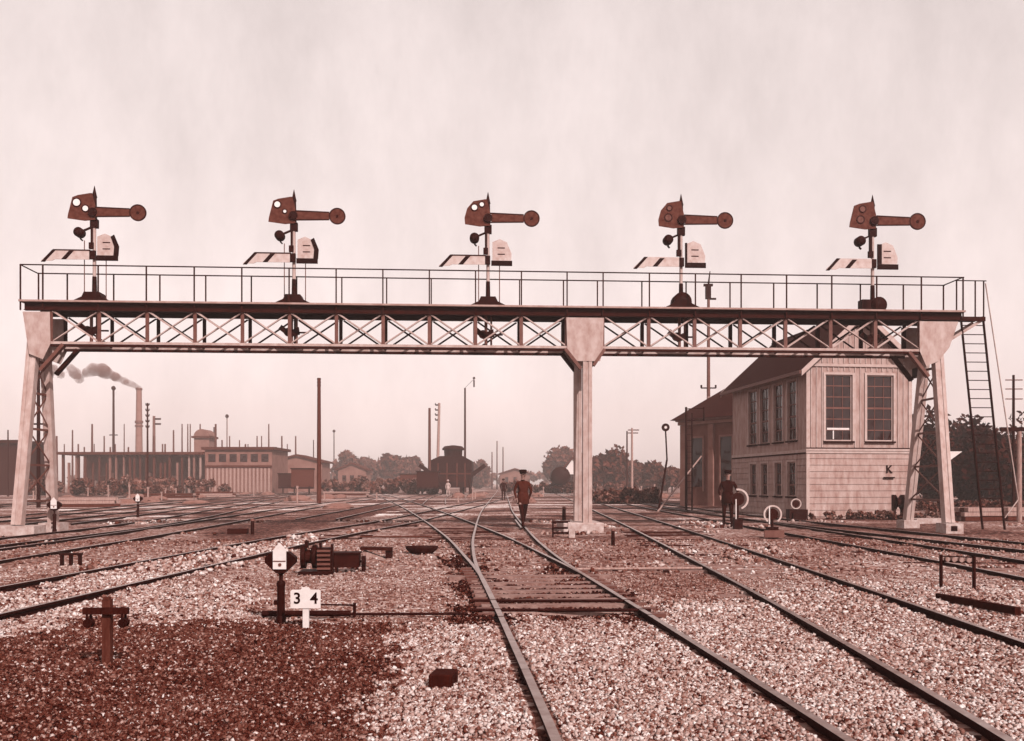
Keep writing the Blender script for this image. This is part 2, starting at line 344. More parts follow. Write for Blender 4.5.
stones('dirt_pebbles', 'scattered pebbles on the trodden dirt by the switch', [(a, b, c, d, int(n*.22), s*.6) for a, b, c, d, n, s in BANDS[1:4]], lambda x, y, z: (z >= .36) & (z <= .6),
       lambda z, n: np.clip(z+rng.normal(.03, .14, n), .15, .85))

# ------------------------------------------------------------------ tracks
PROF = [(x*.86, z) for x, z in [(-.055, 0), (.055, 0), (.055, .012), (.010, .03), (.010, .085), (.033, .095), (.033, .122), (-.033, .122), (-.033, .095), (-.010, .085), (-.010, .03), (-.055, .012)]]
def sweep_rail(parent, xs, ys, name='rail', z0=.0):
    mb = MB(); n = len(PROF); dx, dy = np.gradient(xs), np.gradient(ys); Lh = np.hypot(dx, dy)
    vs = []
    for x, y, a, b, l in zip(xs, ys, dx, dy, Lh):
        for p, z in PROF: vs.append((x+p*b/l, y-p*a/l, z+z0-.068))
    k = len(xs); fs = []; ms = []
    for j in range(k-1):
        for q in range(n): fs.append((j*n+q, j*n+(q+1) % n, (j+1)*n+(q+1) % n, (j+1)*n+q)); ms.append(1 if q == 6 else 0)
    mb.add(vs, fs); mb.m = ms; mb.add(vs, [tuple(range(n))[::-1], tuple(range((k-1)*n, k*n))])
    return mb.build(name, [M['rail'], M['railtop']], parent)
TL = {'curve': 'railway track running from the lower centre and curving away left', 'straight': 'railway track branching off at the switch straight towards the horizon',
 'right': 'railway track at the right passing between the middle gantry post and the signal box', 'right2': 'railway track nearest in front of the signal box, first beyond the row of wire rollers',
 'right3': 'farthest right railway track, closest to the foot of the signal box', 'left1': 'railway track crossing from the left edge behind the switch lamp to the centre',
 'left2': 'second railway track from the front left, behind the crossing track', 'left3': 'railway track bending away left in front of the left gantry leg',
 'left4': 'railway track behind the left gantry leg heading to the long open shed', 'left6': 'distant railway track between the bending one and the one heading to the open shed',
 'far1': 'distant railway track just right of the foot of the tall stout pole', 'far2': 'distant railway track ending left of the coal tower',
 'left5': 'leftmost distant railway track beside the dark shed'}
for k in PATH:
    tr = thing('railway_track', TL[k], 'railway track', group='railway tracks of the yard')
    for (rx, ry) in RAILS[k]:
        if k == 'straight':
            pass
        sweep_rail(tr, rx, ry, z0=.004 if k in ('straight', 'left1', 'left3', 'right3') else 0)
    xs_, ys_ = PATH[k]
    def sl(y, L=2.5, m='sleeper', zt=.0, ang=None, w=.22):
        x = float(np.interp(y, ys_, xs_)); x2 = float(np.interp(y+.5, ys_, xs_)); a = -math.atan2(x2-x, .5)
        o = MB().box((0, 0, -.06), (L, w, .13)).build('sleeper', M[m], tr); o.location = (x, y, zt); o.rotation_euler = (random.uniform(-.01, .01), random.uniform(-.008, .008), a+random.uniform(-.03, .03))
        return o
    if k == 'straight':      # long switch timbers laid bare
        y = 9.55
        while y < 16.5:
            L_ = random.uniform(1.75, 1.9) if y < 13 else 2.4
            sl(y, L_, 'woodpale' if y < 9.8 else 'sleeper', .024 if y < 13.2 else -.02, w=.14 if y < 13.2 else .2); y += random.uniform(.42, .50)
    elif k in ('right', 'curve', 'left1', 'right2'):
        y = 8.0 if k != 'curve' else 18
        if k == 'left1': y = 10
        while y < 60:
            if k == 'right' and 10 > y: y += .6; continue
            o = sl(y, 2.4, 'sleeper' if random.random() < .5 else 'sleeper_dark', random.uniform(-.03, .0)); y += random.uniform(.6, .72)*(1 if y < 30 else 1.6)
    # frog / check rails at the switch
sw = [o for o in bpy.data.objects if o.name.startswith('railway_track')]

# chairs, tie plates and stretcher rods of the switch
cu = [o for o in sw if o.get('label') == TL['curve']][0]
rxl, ryl = RAILS['curve'][0]; rxr, ryr = RAILS['curve'][1]
for i_ in range(13):
    y = 9.3+i_*.42
    for (rx, ry, s) in ((rxl, ryl, -1), (rxr, ryr, 1)):
        x = float(np.interp(y, ry, rx)); MB().bx(x+s*.04, x+s*.21, y-.06, y+.06, .0, .035).build('rail_chair', M['steelmid'], cu)
for tk, ys4 in (('curve', (6.4,)), ('right', (7.4, 13.0)), ('left1', (11.5,))):
    tr = [o for o in sw if o.get('label') == TL[tk]][0]
    for y in ys4:
        for (rx, ry) in RAILS[tk]:
            x = float(np.interp(y, ry, rx)); x2 = float(np.interp(y+.3, ry, rx)); o = MB().bx(-.034, -.012, -.25, .25, -.02, .034).bx(.012, .034, -.25, .25, -.02, .034)
            for q in (-.18, -.06, .06, .18): o.bx(-.045, .045, q-.012, q+.012, .0, .02)
            o.bx(-.0285, .0285, -.003, .003, .04, .0748)
            o = o.build('fishplate', M['rail'], tr); o.location = (x, y, -.02); o.rotation_euler = (0, 0, -math.atan2(x2-x, .3))
for y in (9.45, 10.2):
    a = float(np.interp(y, ryl, rxl)); b_ = float(np.interp(y, ryr, rxr))
    MB().tube((a-.25, y, .045), (b_+.1, y, .045), .018).build('stretcher_rod', M['iron'], cu)
# check rails beside the frog
xs_, ys_ = PATH['straight']
m_ = (ys_ > 27) & (ys_ < 34); rx, ry = RAILS['straight'][1]; sweep_rail(cu, rx[m_]-.12, ry[m_], 'check_rail', .003)

# ------------------------------------------------------------------ signal gantry
GL, GR = Vector((-13.56, 24.8, 0)), Vector((13.87, 26.4, 0)); GD = (GR-GL).normalized(); GA = math.atan2(GD.y, GD.x)
GN = Vector((-GD.y, GD.x, 0))
def gx(u, off=0):   # distance along the gantry of the point seen at column u
    k = (u-512)/F; P = GL+GN*off; return (k*P.y-P.x)/(GD.x-k*GD.y)
TOPZ, BOTZ, DW = 6.44, 5.26, 1.05
gan = thing('signal_gantry', 'long steel lattice signal bridge with railing spanning the whole yard', 'signal gantry', GL, GA)
XL = gx(20); XR = gx(964)
MB().bx(XL, XR, -.10, DW+.10, TOPZ-.05, TOPZ).build('deck', M['deck'], gan)
pl = gx(50); p1 = gx(567); p2 = gx(603); p3 = gx(921); N1, N2 = 11, 7
pan = [pl+(p1-pl)*i/N1 for i in range(N1+1)]; pan2 = [p2+(p3-p2)*i/N2 for i in range(N2+1)]
for y, nm in ((.06, 'front'), (DW-.06, 'rear')):
    MB().bx(XL+.1, XR-.05, y-.02, y+.02, TOPZ-.25, TOPZ-.053).bx(XL+.1, XR-.05, y-.07, y+.07, TOPZ-.073, TOPZ-.0535).bx(XL+.1, XR-.05, y-.065, y+.065, TOPZ-.27, TOPZ-.2535).build('top_chord', M['steeldark'], gan)  # shade cast by the deck edge is put into the chord's dark colour
    for a, b_ in ((pl, p1), (p2, p3)):
        MB().bx(a, b_, y-.06, y+.06, BOTZ-.02, BOTZ).bx(a, b_, y-.06, y-.045, BOTZ+.0, BOTZ+.05).build('bottom_chord', M['paint'], gan)
        MB().bx(a, b_, y-.045, y+.06, BOTZ-.085, BOTZ-.0215).build('chord_plate', M['steeldark'], gan)  # dark strip standing in for the shaded underside of the chord
    for P_ in (pan, pan2):
        for i_, x in enumerate(P_):
            mb = MB().bx(x-.05, x+.05, y-.012, y+.012, BOTZ+.005, TOPZ-.272)
            mb.bx(x-.05, x-.035, y+.013, y+.075, BOTZ+.005, TOPZ-.34)
            mb.build('truss_post', M['steelmid'] if y < .5 else M['steeldark'], gan)  # posts coloured as in shade, the rear row darker still
            if i_ < len(P_)-1:
                x2 = P_[i_+1]; zb, zt = BOTZ+.07, TOPZ-.30
                MB().bar((x+.06, y-.03, zt), (x2-.06, y-.03, zb), .012, .06, (0, 1, 0)).bar((x+.085, y-.0, zt), (x2-.035, y-.0, zb), .05, .01, (0, 1, 0)).build('brace', M['paint'] if y < .5 else M['steeldark'], gan)  # same steel in a lit tone in front, a shaded tone behind
                MB().bar((x+.06, y+.022, zb), (x2-.06, y+.022, zt), .012, .06, (0, 1, 0)).bar((x+.035, y+.045, zb), (x2-.085, y+.045, zt), .05, .01, (0, 1, 0)).build('brace', M['paint'] if y < .5 else M['steeldark'], gan)  # lit front, shaded rear, by colour again
for x in pan+pan2:
    MB().bx(x-.04, x+.04, .08, DW-.08, TOPZ-.29, TOPZ-.21).build('cross_bearer', M['steeldark'], gan); MB().bx(x-.03, x+.03, .08, DW-.08, BOTZ+.02, BOTZ+.06).build('cross_bearer', M['steeldark'], gan)
# gusset plates, knees, legs
def channel_leg(a, b, name='leg', m='paint', w=.30, d=.24):
    a, b = Vector(a), Vector(b); up = Vector((0, 1, 0)); dr = (b-a).normalized(); xx = dr.cross(up).normalized(); yy = xx.cross(dr)
    mb = MB()
    mb.bar(a+yy*(-d/2), b+yy*(-d/2), w-.06, .015, (0, 1, 0))
    for s in (-1, 1):
        mb.bar(a+xx*s*(w/2-.01), b+xx*s*(w/2-.01), .02, d, (0, 1, 0)); mb.bar(a+xx*s*(w/2-.05)+yy*(-d/2-.018), b+xx*s*(w/2-.05)+yy*(-d/2-.018), .10, .015, (0, 1, 0))
    return mb.build(name, M[m], gan)
xm1, xm2 = gx(588), gx(578); xl = gx(38); xr = gx(932)
for y in (-.012, DW+.03):
    MB().prism([(p1-.02, TOPZ-.32), (p2+.02, TOPZ-.32), (p2, BOTZ-.02), (xm1+.35, BOTZ-.38), (xm1-.40, BOTZ-.38), (p1, BOTZ-.02)], y-.01, y+.01).build('gusset_plate', M['paint'], gan)
    MB().prism([(XL+.08, TOPZ-.32), (pl, TOPZ-.32), (pl+.02, BOTZ-.02), (XL+.62, BOTZ-.45), (XL+.25, BOTZ-.3)], y-.01, y+.01).build('gusset_plate', M['paint'], gan)
    MB().prism([(p3-.05, TOPZ-.32), (gx(958), TOPZ-.32), (gx(949), BOTZ+.1), (gx(938), BOTZ-.3), (p3+.15, BOTZ-.45), (p3-.05, BOTZ)], y-.01, y+.01).build('gusset_plate', M['paint'], gan)
kn = [((pl+.35, BOTZ-.03), (xl+.05, BOTZ-.75)), ((p1-.05, BOTZ-.03), (xm1-.2, BOTZ-.6)), ((p2+.05, BOTZ-.03), (xm1+.16, BOTZ-.5)), ((p3-.35, BOTZ-.03), (xr-.1, BOTZ-.75))]
for (a, b_) in kn:
    for y in (.05, DW-.05): MB().bar((a[0], y, a[1]), (b_[0], y, b_[1]), .09, .16, (0, 1, 0)).build('knee_brace', M['steeldark'] if y > .5 else M['steelmid'], gan)  # rear knees take a darker colour for the shade behind
ft = .26
def gp(u, off): return (gx(u, off), off)
LEGS = []
for (u0, o0, u1, o1, w_) in ((35, .30, 18, -.60, .27), (45, .75, 53.5, 1.30, .24), (928+8, .30, 948, -.95, .27), (926, .75, 908, 1.75, .24), (587, .12, 587, .10, .26), (577.5, DW-.1, 577.5, DW+.1, .22)):
    a = (gx(u0, o0), o0, BOTZ+.35 if abs(u0-580) > 20 else TOPZ-.33); b_ = (gx(u1, o1), o1, ft-.0); LEGS.append((a, b_)); channel_leg(a, b_, w=w_, d=.2)
for q_ in (0, 2):     # lacing between the splayed legs
    (a0_, a1_), (b0_, b1_) = LEGS[q_], LEGS[q_+1]; mb = MB(); zs = [.9, 1.9, 2.9, 3.9, 4.8]
    def on(a, b, z): a, b = Vector(a), Vector(b); return a+(b-a)*((a.z-z)/(a.z-b.z))
    for i_, z in enumerate(zs):
        A_, B_ = on(a0_, a1_, z), on(b0_, b1_, z); mb.bar(A_, B_, .06, .06)
        if i_ < 4: mb.bar(A_, on(b0_, b1_, zs[i_+1]), .012, .05).bar(B_+Vector((.02, 0, 0)), on(a0_, a1_, zs[i_+1])+Vector((.02, 0, 0)), .012, .05)
    mb.build('leg_lacing', M['steelmid'], gan)
MB().bx(XL-2, gx(34, -.9), -.9, -.2, -.1, .25).build('footing', M['concrete'], gan)
MB().bx(LEGS[1][1][0]-.3, LEGS[1][1][0]+.3, 1.0, 1.6, -.1, .25).build('footing', M['concrete'], gan)
mbf = MB().bx(xm2-.45, xm1+.42, -.25, DW+.45, -.1, .27); fo = mbf.build('footing', M['concrete'], gan)
bv = fo.modifiers.new('b', 'BEVEL'); bv.width = .03; bv.segments = 2
XF = LEGS[2][1][0]; MB().bx(XF-.22, XF+.28, -1.25, -.7, -.1, .27).build('footing', M['concrete'], gan)
MB().bx(LEGS[3][1][0]-.25, LEGS[3][1][0]+.25, 1.5, 2.0, -.1, .25).build('footing', M['concrete'], gan)
MB().bx(XF-.08, XF+.10, -1.26, -1.23, .06, .2).build('footing_recess', M['black'], gan)  # black patch on the face, painted shade for the inside of a hole
# railing
RZ = TOPZ+.98
for y in (.0, DW):
    mb = MB()
    xe = XR if y == 0 else gx(988)
    mb.tube((XL, y, RZ), (XR, y, RZ), .018, n=6)
    mb.build('handrail', M['iron'], gan)
for y in (.0, DW):
    if y == 0: xsn = [XL+.02, XL+.62]+[x+0.0 for x in pan[1:]]+[p2]+pan2[1:]+[XR-.04]
    else: xsn = [XL+.02]+[x+.02 for x in pan]+[x for x in pan2]+[XR-.04]
    for x in xsn: MB().bx(x-.018, x+.018, y-.015-.02*(y == 0), y+.015-.02*(y == 0), TOPZ-(.28 if y == 0 else 0), RZ).build('railing_post', M['steeldark'], gan)
MB().tube((XL, 0, RZ), (XL, DW, RZ), .018, n=6).tube((XR-.04, 0, RZ), (XR-.04, DW, RZ), .018, n=6).build('handrail', M['iron'], gan)
# ladder landing and ladder
xa0, xa1 = gx(960), gx(990)
MB().bx(xa0, xa1, .25, .85, TOPZ-.17, TOPZ-.12).bx(xa0, xa1, .22, .27, TOPZ-.25, TOPZ-.121).build('landing', M['steeldark'], gan)
MB().bar((xa0-.35, .3, BOTZ+.25), (xa1-.05, .3, TOPZ-.2), .05, .08).bar((xa0-.35, .8, BOTZ+.25), (xa1-.05, .8, TOPZ-.2), .05, .08).build('landing_bracket', M['paint'], gan)
for x in (xa0+.05, xa0+.62, xa1-.03): MB().tube((x, .27, TOPZ-.12), (x, .27, RZ-.02), .022, n=6).build('railing_post', M['steeldark'], gan)
MB().tube((xa0, .27, RZ-.03), (xa1+.05, .27, RZ-.03), .016, n=6).build('handrail', M['iron'], gan)
lt = Vector((xa0+.52, .28, TOPZ-.1)); lb = Vector((xa0+1.36, .55, .0)); wv = Vector((.34, 0, 0))
lad = bpy.data.objects.new('ladder', None); C.objects.link(lad); lad.parent = gan
MB().bar(lt-wv, lb-wv, .035, .07, (0, 1, 0)).bar(lt+wv, lb+wv, .035, .07, (0, 1, 0)).build('ladder_stile', M['iron'], lad)
for i_ in range(1, 23):
    p = lt+(lb-lt)*i_/23.5; MB().tube(p-wv, p+wv, .014, n=6).build('rung', M['iron'], lad)
MB().tube(lt+wv+Vector((.08, 0, .98)), lb+wv+Vector((.42, 0, .9)), .018, n=6).tube(lb+wv+Vector((.42, 0, .9)), lb+wv+Vector((.0, 0, .35)), .018, n=6).build('ladder_handrail', M['paint'], lad)

# ------------------------------------------------------------------ semaphore signals standing on the gantry
U = .0283
SIGL = ['leftmost semaphore on the gantry, two clear round lenses in its dark backplate', 'second semaphore from the left on the gantry, one clear lens in its backplate',
        'middle semaphore, left of the central gantry post, with an open curved lens casting', 'semaphore just right of the central gantry post, with dull lenses and upright black bar',
        'rightmost semaphore, above the signal box, with a round weight casing at its foot']
def px(pts): return [(x*U, z*U) for x, z in pts]
for i_, u in enumerate((94.5, 294, 488, 681, 872.5)):
    P0 = GL+GD*gx(u, .5)+GN*.5; U = (.0299, .0299, .0302, .0307, .0315)[i_]
    s = thing('semaphore_signal', SIGL[i_], 'semaphore', (P0.x, P0.y, TOPZ), GA, 'semaphore signals along the gantry')
    if i_ < 4:
        MB().prism(px([(-18, 0), (-17, 2.2), (-9, 6), (-7, 10.5), (7, 10.5), (9, 6), (17, 2.2), (18, 0), (12, 0), (10, 2), (-10, 2), (-12, 0)]), -.22, .22).build('base', M['iron'], s)
        if i_ == 3: MB().lathe((0, 0, 8*U), [(.02, -.2), (9*U, -.18), (9*U, .18), (.02, .2)], 18, 'Y').build('weight_case', M['iron'], s)
    else:
        MB().bx(-12*U, -1*U, -.15, .15, 0, 12*U).lathe((4*U, 0, 7*U), [(.02, -.2), (7.5*U, -.18), (7.5*U, .18), (.02, .2)], 18, 'Y').build('weight_case', M['iron'], s)
    MB().tube((0, 0, 0), (0, 0, 26*U), .075, .06).build('mast_foot', M['iron'], s)
    MB().tube((0, 0, 26*U), (0, 0, 80*U), .05, .045).build('mast', M['paint'] if i_ != 3 else M['paint'], s)
    MB().bx(-3.5*U, 3.5*U, -.06, .06, 72*U, 80*U).bx(-3*U, -1*U, -.05, .05, 55*U, 72*U).bx(-4.5*U, 0, -.07, .02, 52*U, 58*U).build('arm_bracket', M['iron'], s)
    MB().tube((0, 0, 78*U), (0, 0, 101*U), .075, .06).lathe((0, 0, 101*U), [(.075, 0), (.06, .06), (.012, .30), (.004, .33)]).build('finial', M['iron'], s)
    # main arm: tapering board with a round end, darker rim
    arm = MB(); arm.prism(px([(3, 82.3), (34, 83), (34, 89), (3, 89.8)]), -.135, -.11); arm = arm.build('arm', M['armred'], s)
    MB().prism(px([(2, 89.8), (34, 89), (34, 90), (2, 91)]), -.14, -.105).prism(px([(2, 81.2), (34, 82), (34, 83), (2, 82.3)]), -.14, -.105).build('rim', M['armedge'], arm)
    MB().ring((41.5*U, 0, 86*U), 7.9*U, 6.9*U, -.142, -.103).build('rim', M['armedge'], arm)
    MB().lathe((41.5*U, -.122, 86*U), [(6.9*U, -.012), (6.9*U, .012)], 28, 'Y').build('arm_disc', M['armred'], arm)
    MB().lathe((41.5*U, -.14, 86*U), [(1.3*U, -.01), (1.3*U, .01)], 12, 'Y').build('arm_boss', M['armedge'], arm)
    MB().lathe((0, -.13, 86*U), [(4*U, -.03), (4.3*U, 0), (4*U, .03)], 16, 'Y').build('pivot', M['iron'], arm)
    # spectacle casting
    sp_ = [(-23.5, 80), (-23, 84), (-19, 100), (-14, 102), (-3, 104), (-1, 104), (2, 92), (2, 79), (-8, 78)]
    if i_ in (2, 3): sp_ = [(-22, 80), (-22.5, 86), (-20, 95), (-14, 102), (-3, 104), (-1, 104), (2, 92), (2, 79), (-8, 78)]
    spe = MB().prism(px(sp_), -.10, -.07).build('spectacle', M['armred'], s)
    lens = [[(-15, 95, 3.3), (-7, 89.5, 2.6)], [(-15, 96.5, 2.8), (-8, 90, 1.5)], [(-13, 96, 2.6), (-6, 99, 2.0)], [(-12, 97, 2.0), (-13, 88, 3)], [(-11, 97, 2.6), (-13, 87, 3)]][i_]
    for (lx, lz, lr) in lens:
        MB().ring((lx*U, 0, lz*U), (lr+1)*U, lr*U, -.115, -.06).build('lens_ring', M['armedge'], spe)
        MB().lathe((lx*U, -.085, lz*U), [(lr*U, -.025), (lr*U, .025)], 18, 'Y').build('lens', M['lens'] if i_ < 3 else M['lensdark'], spe)  # pale discs paint the sky light seen through the holes
    # lamp on its bracket
    la = MB().lathe((-13*U, -.02, 67*U), [(.05, -.16), (4.6*U, -.13), (4.6*U, .07), (2*U, .12), (.01, .14)], 16, 'Y').build('lamp', M['iron'], s)
    MB().bar((-11*U, 0, 69*U), (-2*U, 0, 73*U), .05, .05).bar((-13*U, 0, 62*U), (-11*U, 0, 60*U), .05, .04).build('lamp_bracket', M['iron'], s)
    # small white board with black slanting bars
    sa = MB().prism(px([(-47, 39.5), (-36, 50), (-3, 50), (-3, 41), (-34, 41), (-37, 39.5)]), -.15, -.135).build('striped_board', M['board'], s)
    MB().prism(px([(-47, 38.5), (-36.5, 50), (-33, 50), (-43.5, 38.5)]), -.156, -.129).build('stripe', M['black'], sa)
    MB().prism(px([(-28.5, 41), (-21.5, 49), (-17, 49), (-24, 41)]), -.156, -.129).build('stripe', M['black'], sa)
    if i_ in (0, 1, 2): MB().bx(-36*U, -2*U, -.155, -.13, 49.2*U, 50.4*U).build('stripe', M['armedge'], sa)
    MB().bx(-9*U, 2*U, -.13, -.03, 42*U, 50*U).build('clamp', M['iron'], s)
    # white plate on the other side
    wp = MB().prism(px([(4, 45), (22, 45), (22.5, 52), (18, 63), (11, 66), (4, 63)]), -.12, -.105).build('white_plate', M['board'], s)
    MB().bx(3*U, 23*U, -.135, -.09, 40.5*U, 45.3*U).build('plate_bar', M['black'], wp)
    if i_ in (0, 1): MB().prism(px([(19, 45), (23.3, 45), (24, 54), (19.5, 65), (16.5, 63), (19.8, 54)]), -.135, -.09).build('plate_bar', M['black'], wp)
    if i_ in (3, 4): MB().bx(3*U, (5 if i_ == 3 else 7)*U, -.134, -.089, 45.5*U, 64*U).build('plate_bar', M['black'], wp)
    MB().bx(9*U, 16*U, -.124, -.1, 57*U, 58*U).build('plate_mark', M['armedge'], wp); MB().bx(9*U, 16*U, -.124, -.1, 51*U, 52*U).build('plate_mark', M['armedge'], wp)
    # operating rods down through the deck, and the crank gear hung in the truss
    if i_ < 3: MB().tube((-9*U, -.02, 4*U), (-9*U, -.02, 60*U), .014, n=6).tube((11*U, -.02, 4*U), (11*U, -.02, 44*U), .014, n=6).build('rod', M['steelmid'], s)
    MB().tube((-2*U, -.06, -1.1), (-2*U, -.06, -.052), .045).tube((3*U, -.06, -1.1), (3*U, -.06, -.052), .03).build('down_rod', M['steelmid'], s)
    MB().prism(px([(-14, -22), (-4, -30), (6, -27), (5, -20), (-4, -24), (-11, -18)]), -.12, -.05).lathe((-5*U, -.08, -25*U), [(4*U, -.05), (4*U, .05)], 14, 'Y').bx(2*U, 14*U, -.1, -.06, -26*U, -24.5*U).build('crank', M['iron'], s)

# ------------------------------------------------------------------ signal box
sdir = Vector((-.1235, .9923, 0)); SB = thing('signal_box', 'two storey clapboard signal box with steep slate roof behind the right gantry leg', 'signal box', (11.96, 36.5, 0), math.atan2(.1235, .9923))
BW, BL, EZ, RGZ = 4.5, 8.2, 6.2, 8.25
def wall_cells(mb, a0, a1, z0, z1, ops, place):
    A = sorted({a0, a1}|{o[0] for o in ops}|{o[1] for o in ops}); Z = sorted({z0, z1}|{o[2] for o in ops}|{o[3] for o in ops})
    for i in range(len(A)-1):
        j = 0
        while j < len(Z)-1:
            ca = (A[i]+A[i+1])/2
            if any(o[0] < ca < o[1] and o[2] < (Z[j]+Z[j+1])/2 < o[3] for o in ops): j += 1; continue
            k = j
            while k+1 < len(Z)-1 and not any(o[0] < ca < o[1] and o[2] < (Z[k+1]+Z[k+2])/2 < o[3] for o in ops): k += 1
            place(mb, A[i], A[i+1], Z[j], Z[k+1]); j = k+1
FO = [(.78, 1.94, 3.12, 5.82), (2.56, 3.72, 3.12, 5.82)]
SO = [(.93, 1.80, 3.2, 5.72), (2.28, 3.22, 3.2, 5.72), (3.75, 4.72, 3.2, 5.72), (5.1, 6.1, 3.2, 5.72), (1.0, 1.8, .85, 2.3), (2.4, 3.1, .85, 2.3), (3.9, 4.6, .85, 2.3), (5.2, 5.9, .85, 2.3)]
wf = MB(); wall_cells(wf, 0, BW, -.1, EZ, FO, lambda m, a, b, c, d: m.bx(a, b, 0, .14, c, d)); wf.prism([(0, EZ), (BW, EZ), (BW/2, RGZ)], .002, .14)
wf.build('front_wall', M['boxwall'], SB)
wsd = MB(); wall_cells(wsd, .142, BL, -.1, EZ, SO, lambda m, a, b, c, d: m.bx(0, .14, a, b, c, d)); wsd.build('side_wall', M['boxwall'], SB)
MB().bx(BW-.14, BW, .142, BL-.142, -.1, EZ).build('side_wall', M['boxwall'], SB)
mb = MB().bx(.142, BW, BL-.14, BL, -.1, EZ); mb.prism([(0, EZ+.003), (BW, EZ+.003), (BW/2, RGZ)], BL-.138, BL-.002); mb.build('back_wall', M['boxwall'], SB)
MB().bx(.142, BW-.142, .142, BL-.142, 2.6, 2.7).build('upper_floor', M['wooddark'], SB)
# cladding
cl = MB(); z = .05
while z < 2.5:
    cl.prism_x([(-.002, z), (-.034, z), (-.012, z+.245), (-.002, z+.245)], .0, BW); z += .262
cl.build('clapboards', M['boxwall'], SB)
cl = MB(); z = .05
while z < 2.5:
    for a, b_ in ((.0, .92), (1.88, 2.32), (3.18, 3.82), (4.68, 5.12), (5.98, BL)) if .6 < z < 2.35 else ((0, BL),):
        n_ = [(-.002, z), (-.034, z), (-.012, z+.245), (-.002, z+.245)]
        vs = [(x_, a, zz) for x_, zz in n_]+[(x_, b_, zz) for x_, zz in n_]; cl.add(vs, [(0, 1, 2, 3), (7, 6, 5, 4), (0, 4, 5, 1), (1, 5, 6, 2), (2, 6, 7, 3), (3, 7, 4, 0)])
    z += .262
cl.build('clapboards', M['boxwall'], SB)
ba = MB()
x = .16
while x < BW-.1:
    lo = 2.86
    inw = any(o[0]-.08 < x < o[1]+.08 for o in FO)
    if inw: ba.bx(x, x+.035, -.028, -.002, 5.98, EZ-.05)
    else: ba.bx(x, x+.035, -.028, -.002, 2.86, EZ-.05)
    hh = RGZ-abs(x-BW/2)/(BW/2)*(RGZ-EZ)-.15
    if hh > EZ+.12: ba.bx(x, x+.035, -.026, -.002, EZ+.1, hh)
    x += .235
ba.build('battens', M['boxtrim'], SB)
tr_ = MB().bx(-.05, BW+.05, -.055, -.003, 2.62, 2.70).bx(-.06, BW+.06, -.07, -.003, 2.72, 2.80).bx(-.03, BW+.03, -.06, -.003, EZ-.05, EZ+.06)
tr_.bx(-.055, -.003, -.04, BL, 2.66, 2.78).bx(-.05, -.003, -.03, BL, EZ-.35, EZ-.2)
tr_.bx(-.035, .10, -.036, -.003, -.1, 2.6).bx(BW-.10, BW+.03, -.036, -.003, -.1, 2.6).bx(-.035, .12, -.034, -.003, 2.81, EZ-.06).bx(BW-.12, BW+.03, -.034, -.003, 2.81, EZ-.06)
tr_.build('trim', M['boxtrim'], SB)
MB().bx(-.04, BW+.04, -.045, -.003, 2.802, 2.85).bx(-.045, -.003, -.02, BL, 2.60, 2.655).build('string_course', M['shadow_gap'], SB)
def window(a0, a1, z0, z1, front, rows, cols, label=None):
    def bx(m, a, b, d0, d1, c, d):
        return m.bx(a, b, d0, d1, c, d) if front else m.bx(d0, d1, a, b, c, d)
    wd = bx(MB(), a0, a1, .075, .085, z0, z1).build('window', M['glass'], SB)
    m = MB(); t_ = .05
    bx(m, a0, a0+t_, .03, .11, z0, z1); bx(m, a1-t_, a1, .03, .11, z0, z1); bx(m, a0+t_, a1-t_, .03, .11, z1-t_, z1); bx(m, a0+t_, a1-t_, .03, .11, z0, z0+t_)
    m.build('frame', M['boxtrim'] if front else M['woodpale'], wd)
    m = MB()
    for r_ in range(1, rows): zz = z0+(z1-z0)*r_/rows; w2 = .022 if r_ != rows//2 else .04; bx(m, a0+t_, a1-t_, .05, .0745, zz-w2, zz+w2)
    for c_ in range(1, cols): aa = a0+(a1-a0)*c_/cols; bx(m, aa-.011, aa+.011, .056, .0742, z0+t_, z1-t_)
    m.build('glazing_bars', M['steelmid'], wd)
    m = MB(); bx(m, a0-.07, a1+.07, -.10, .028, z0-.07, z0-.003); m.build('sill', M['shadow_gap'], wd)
    m = MB(); bx(m, a0-.09, a0-.002, -.04, -.003, z0, z1+.09); bx(m, a1+.002, a1+.09, -.04, -.003, z0, z1+.09); bx(m, a0-.002, a1+.002, -.04, -.003, z1+.002, z1+.09); m.build('casing', M['boxtrim'], wd)
    return wd
for o_ in FO: window(*o_, True, 6, 3)
for o_ in SO[:4]: window(*o_, False, 5, 2)
for o_ in SO[4:]: window(*o_, False, 3, 2)
wi = MB().bx(FO[0][0]+.1, FO[0][1]-.1, .045, .055, 3.58, 3.66).bx(FO[0][0]+.35, FO[0][0]+.40, .045, .055, 3.2, 3.55); wi.build('raised_sash', M['white'], SB)
# roof: two slopes with overhang, bargeboards, fascia
ov, ob = .42, .45; sl_ = (RGZ-EZ)/(BW/2); yb0, yb1 = -ob, BL+ob
for s in (-1, 1):
    xe = BW/2+s*(BW/2+ov); ze = EZ-ov*sl_; nz = .13
    MB().prism([(BW/2, RGZ+.02), (xe, ze+.02), (xe, ze+nz), (BW/2, RGZ+nz+.04)], yb0, yb1).build('roof', M['shingle'], SB)
    MB().prism([(BW/2+s*.0, RGZ-.10), (xe+s*.03, ze-.12), (xe+s*.03, ze+.12), (BW/2, RGZ+.15)], yb0-.05, yb0-.003).build('bargeboard', M['boxtrim'], SB)
    MB().prism([(BW/2+s*.0, RGZ-.10), (xe+s*.03, ze-.12), (xe+s*.03, ze+.12), (BW/2, RGZ+.15)], yb1+.003, yb1+.05).build('bargeboard', M['boxtrim'], SB)
    MB().bx(xe, xe+s*.10, yb0+.0, yb1, ze-.03, ze+.11).build('gutter', M['steelmid'], SB)
MB().tube((BW/2, yb0, RGZ+.17), (BW/2, yb1, RGZ+.17), .06).build('ridge_cap', M['shingle'], SB)
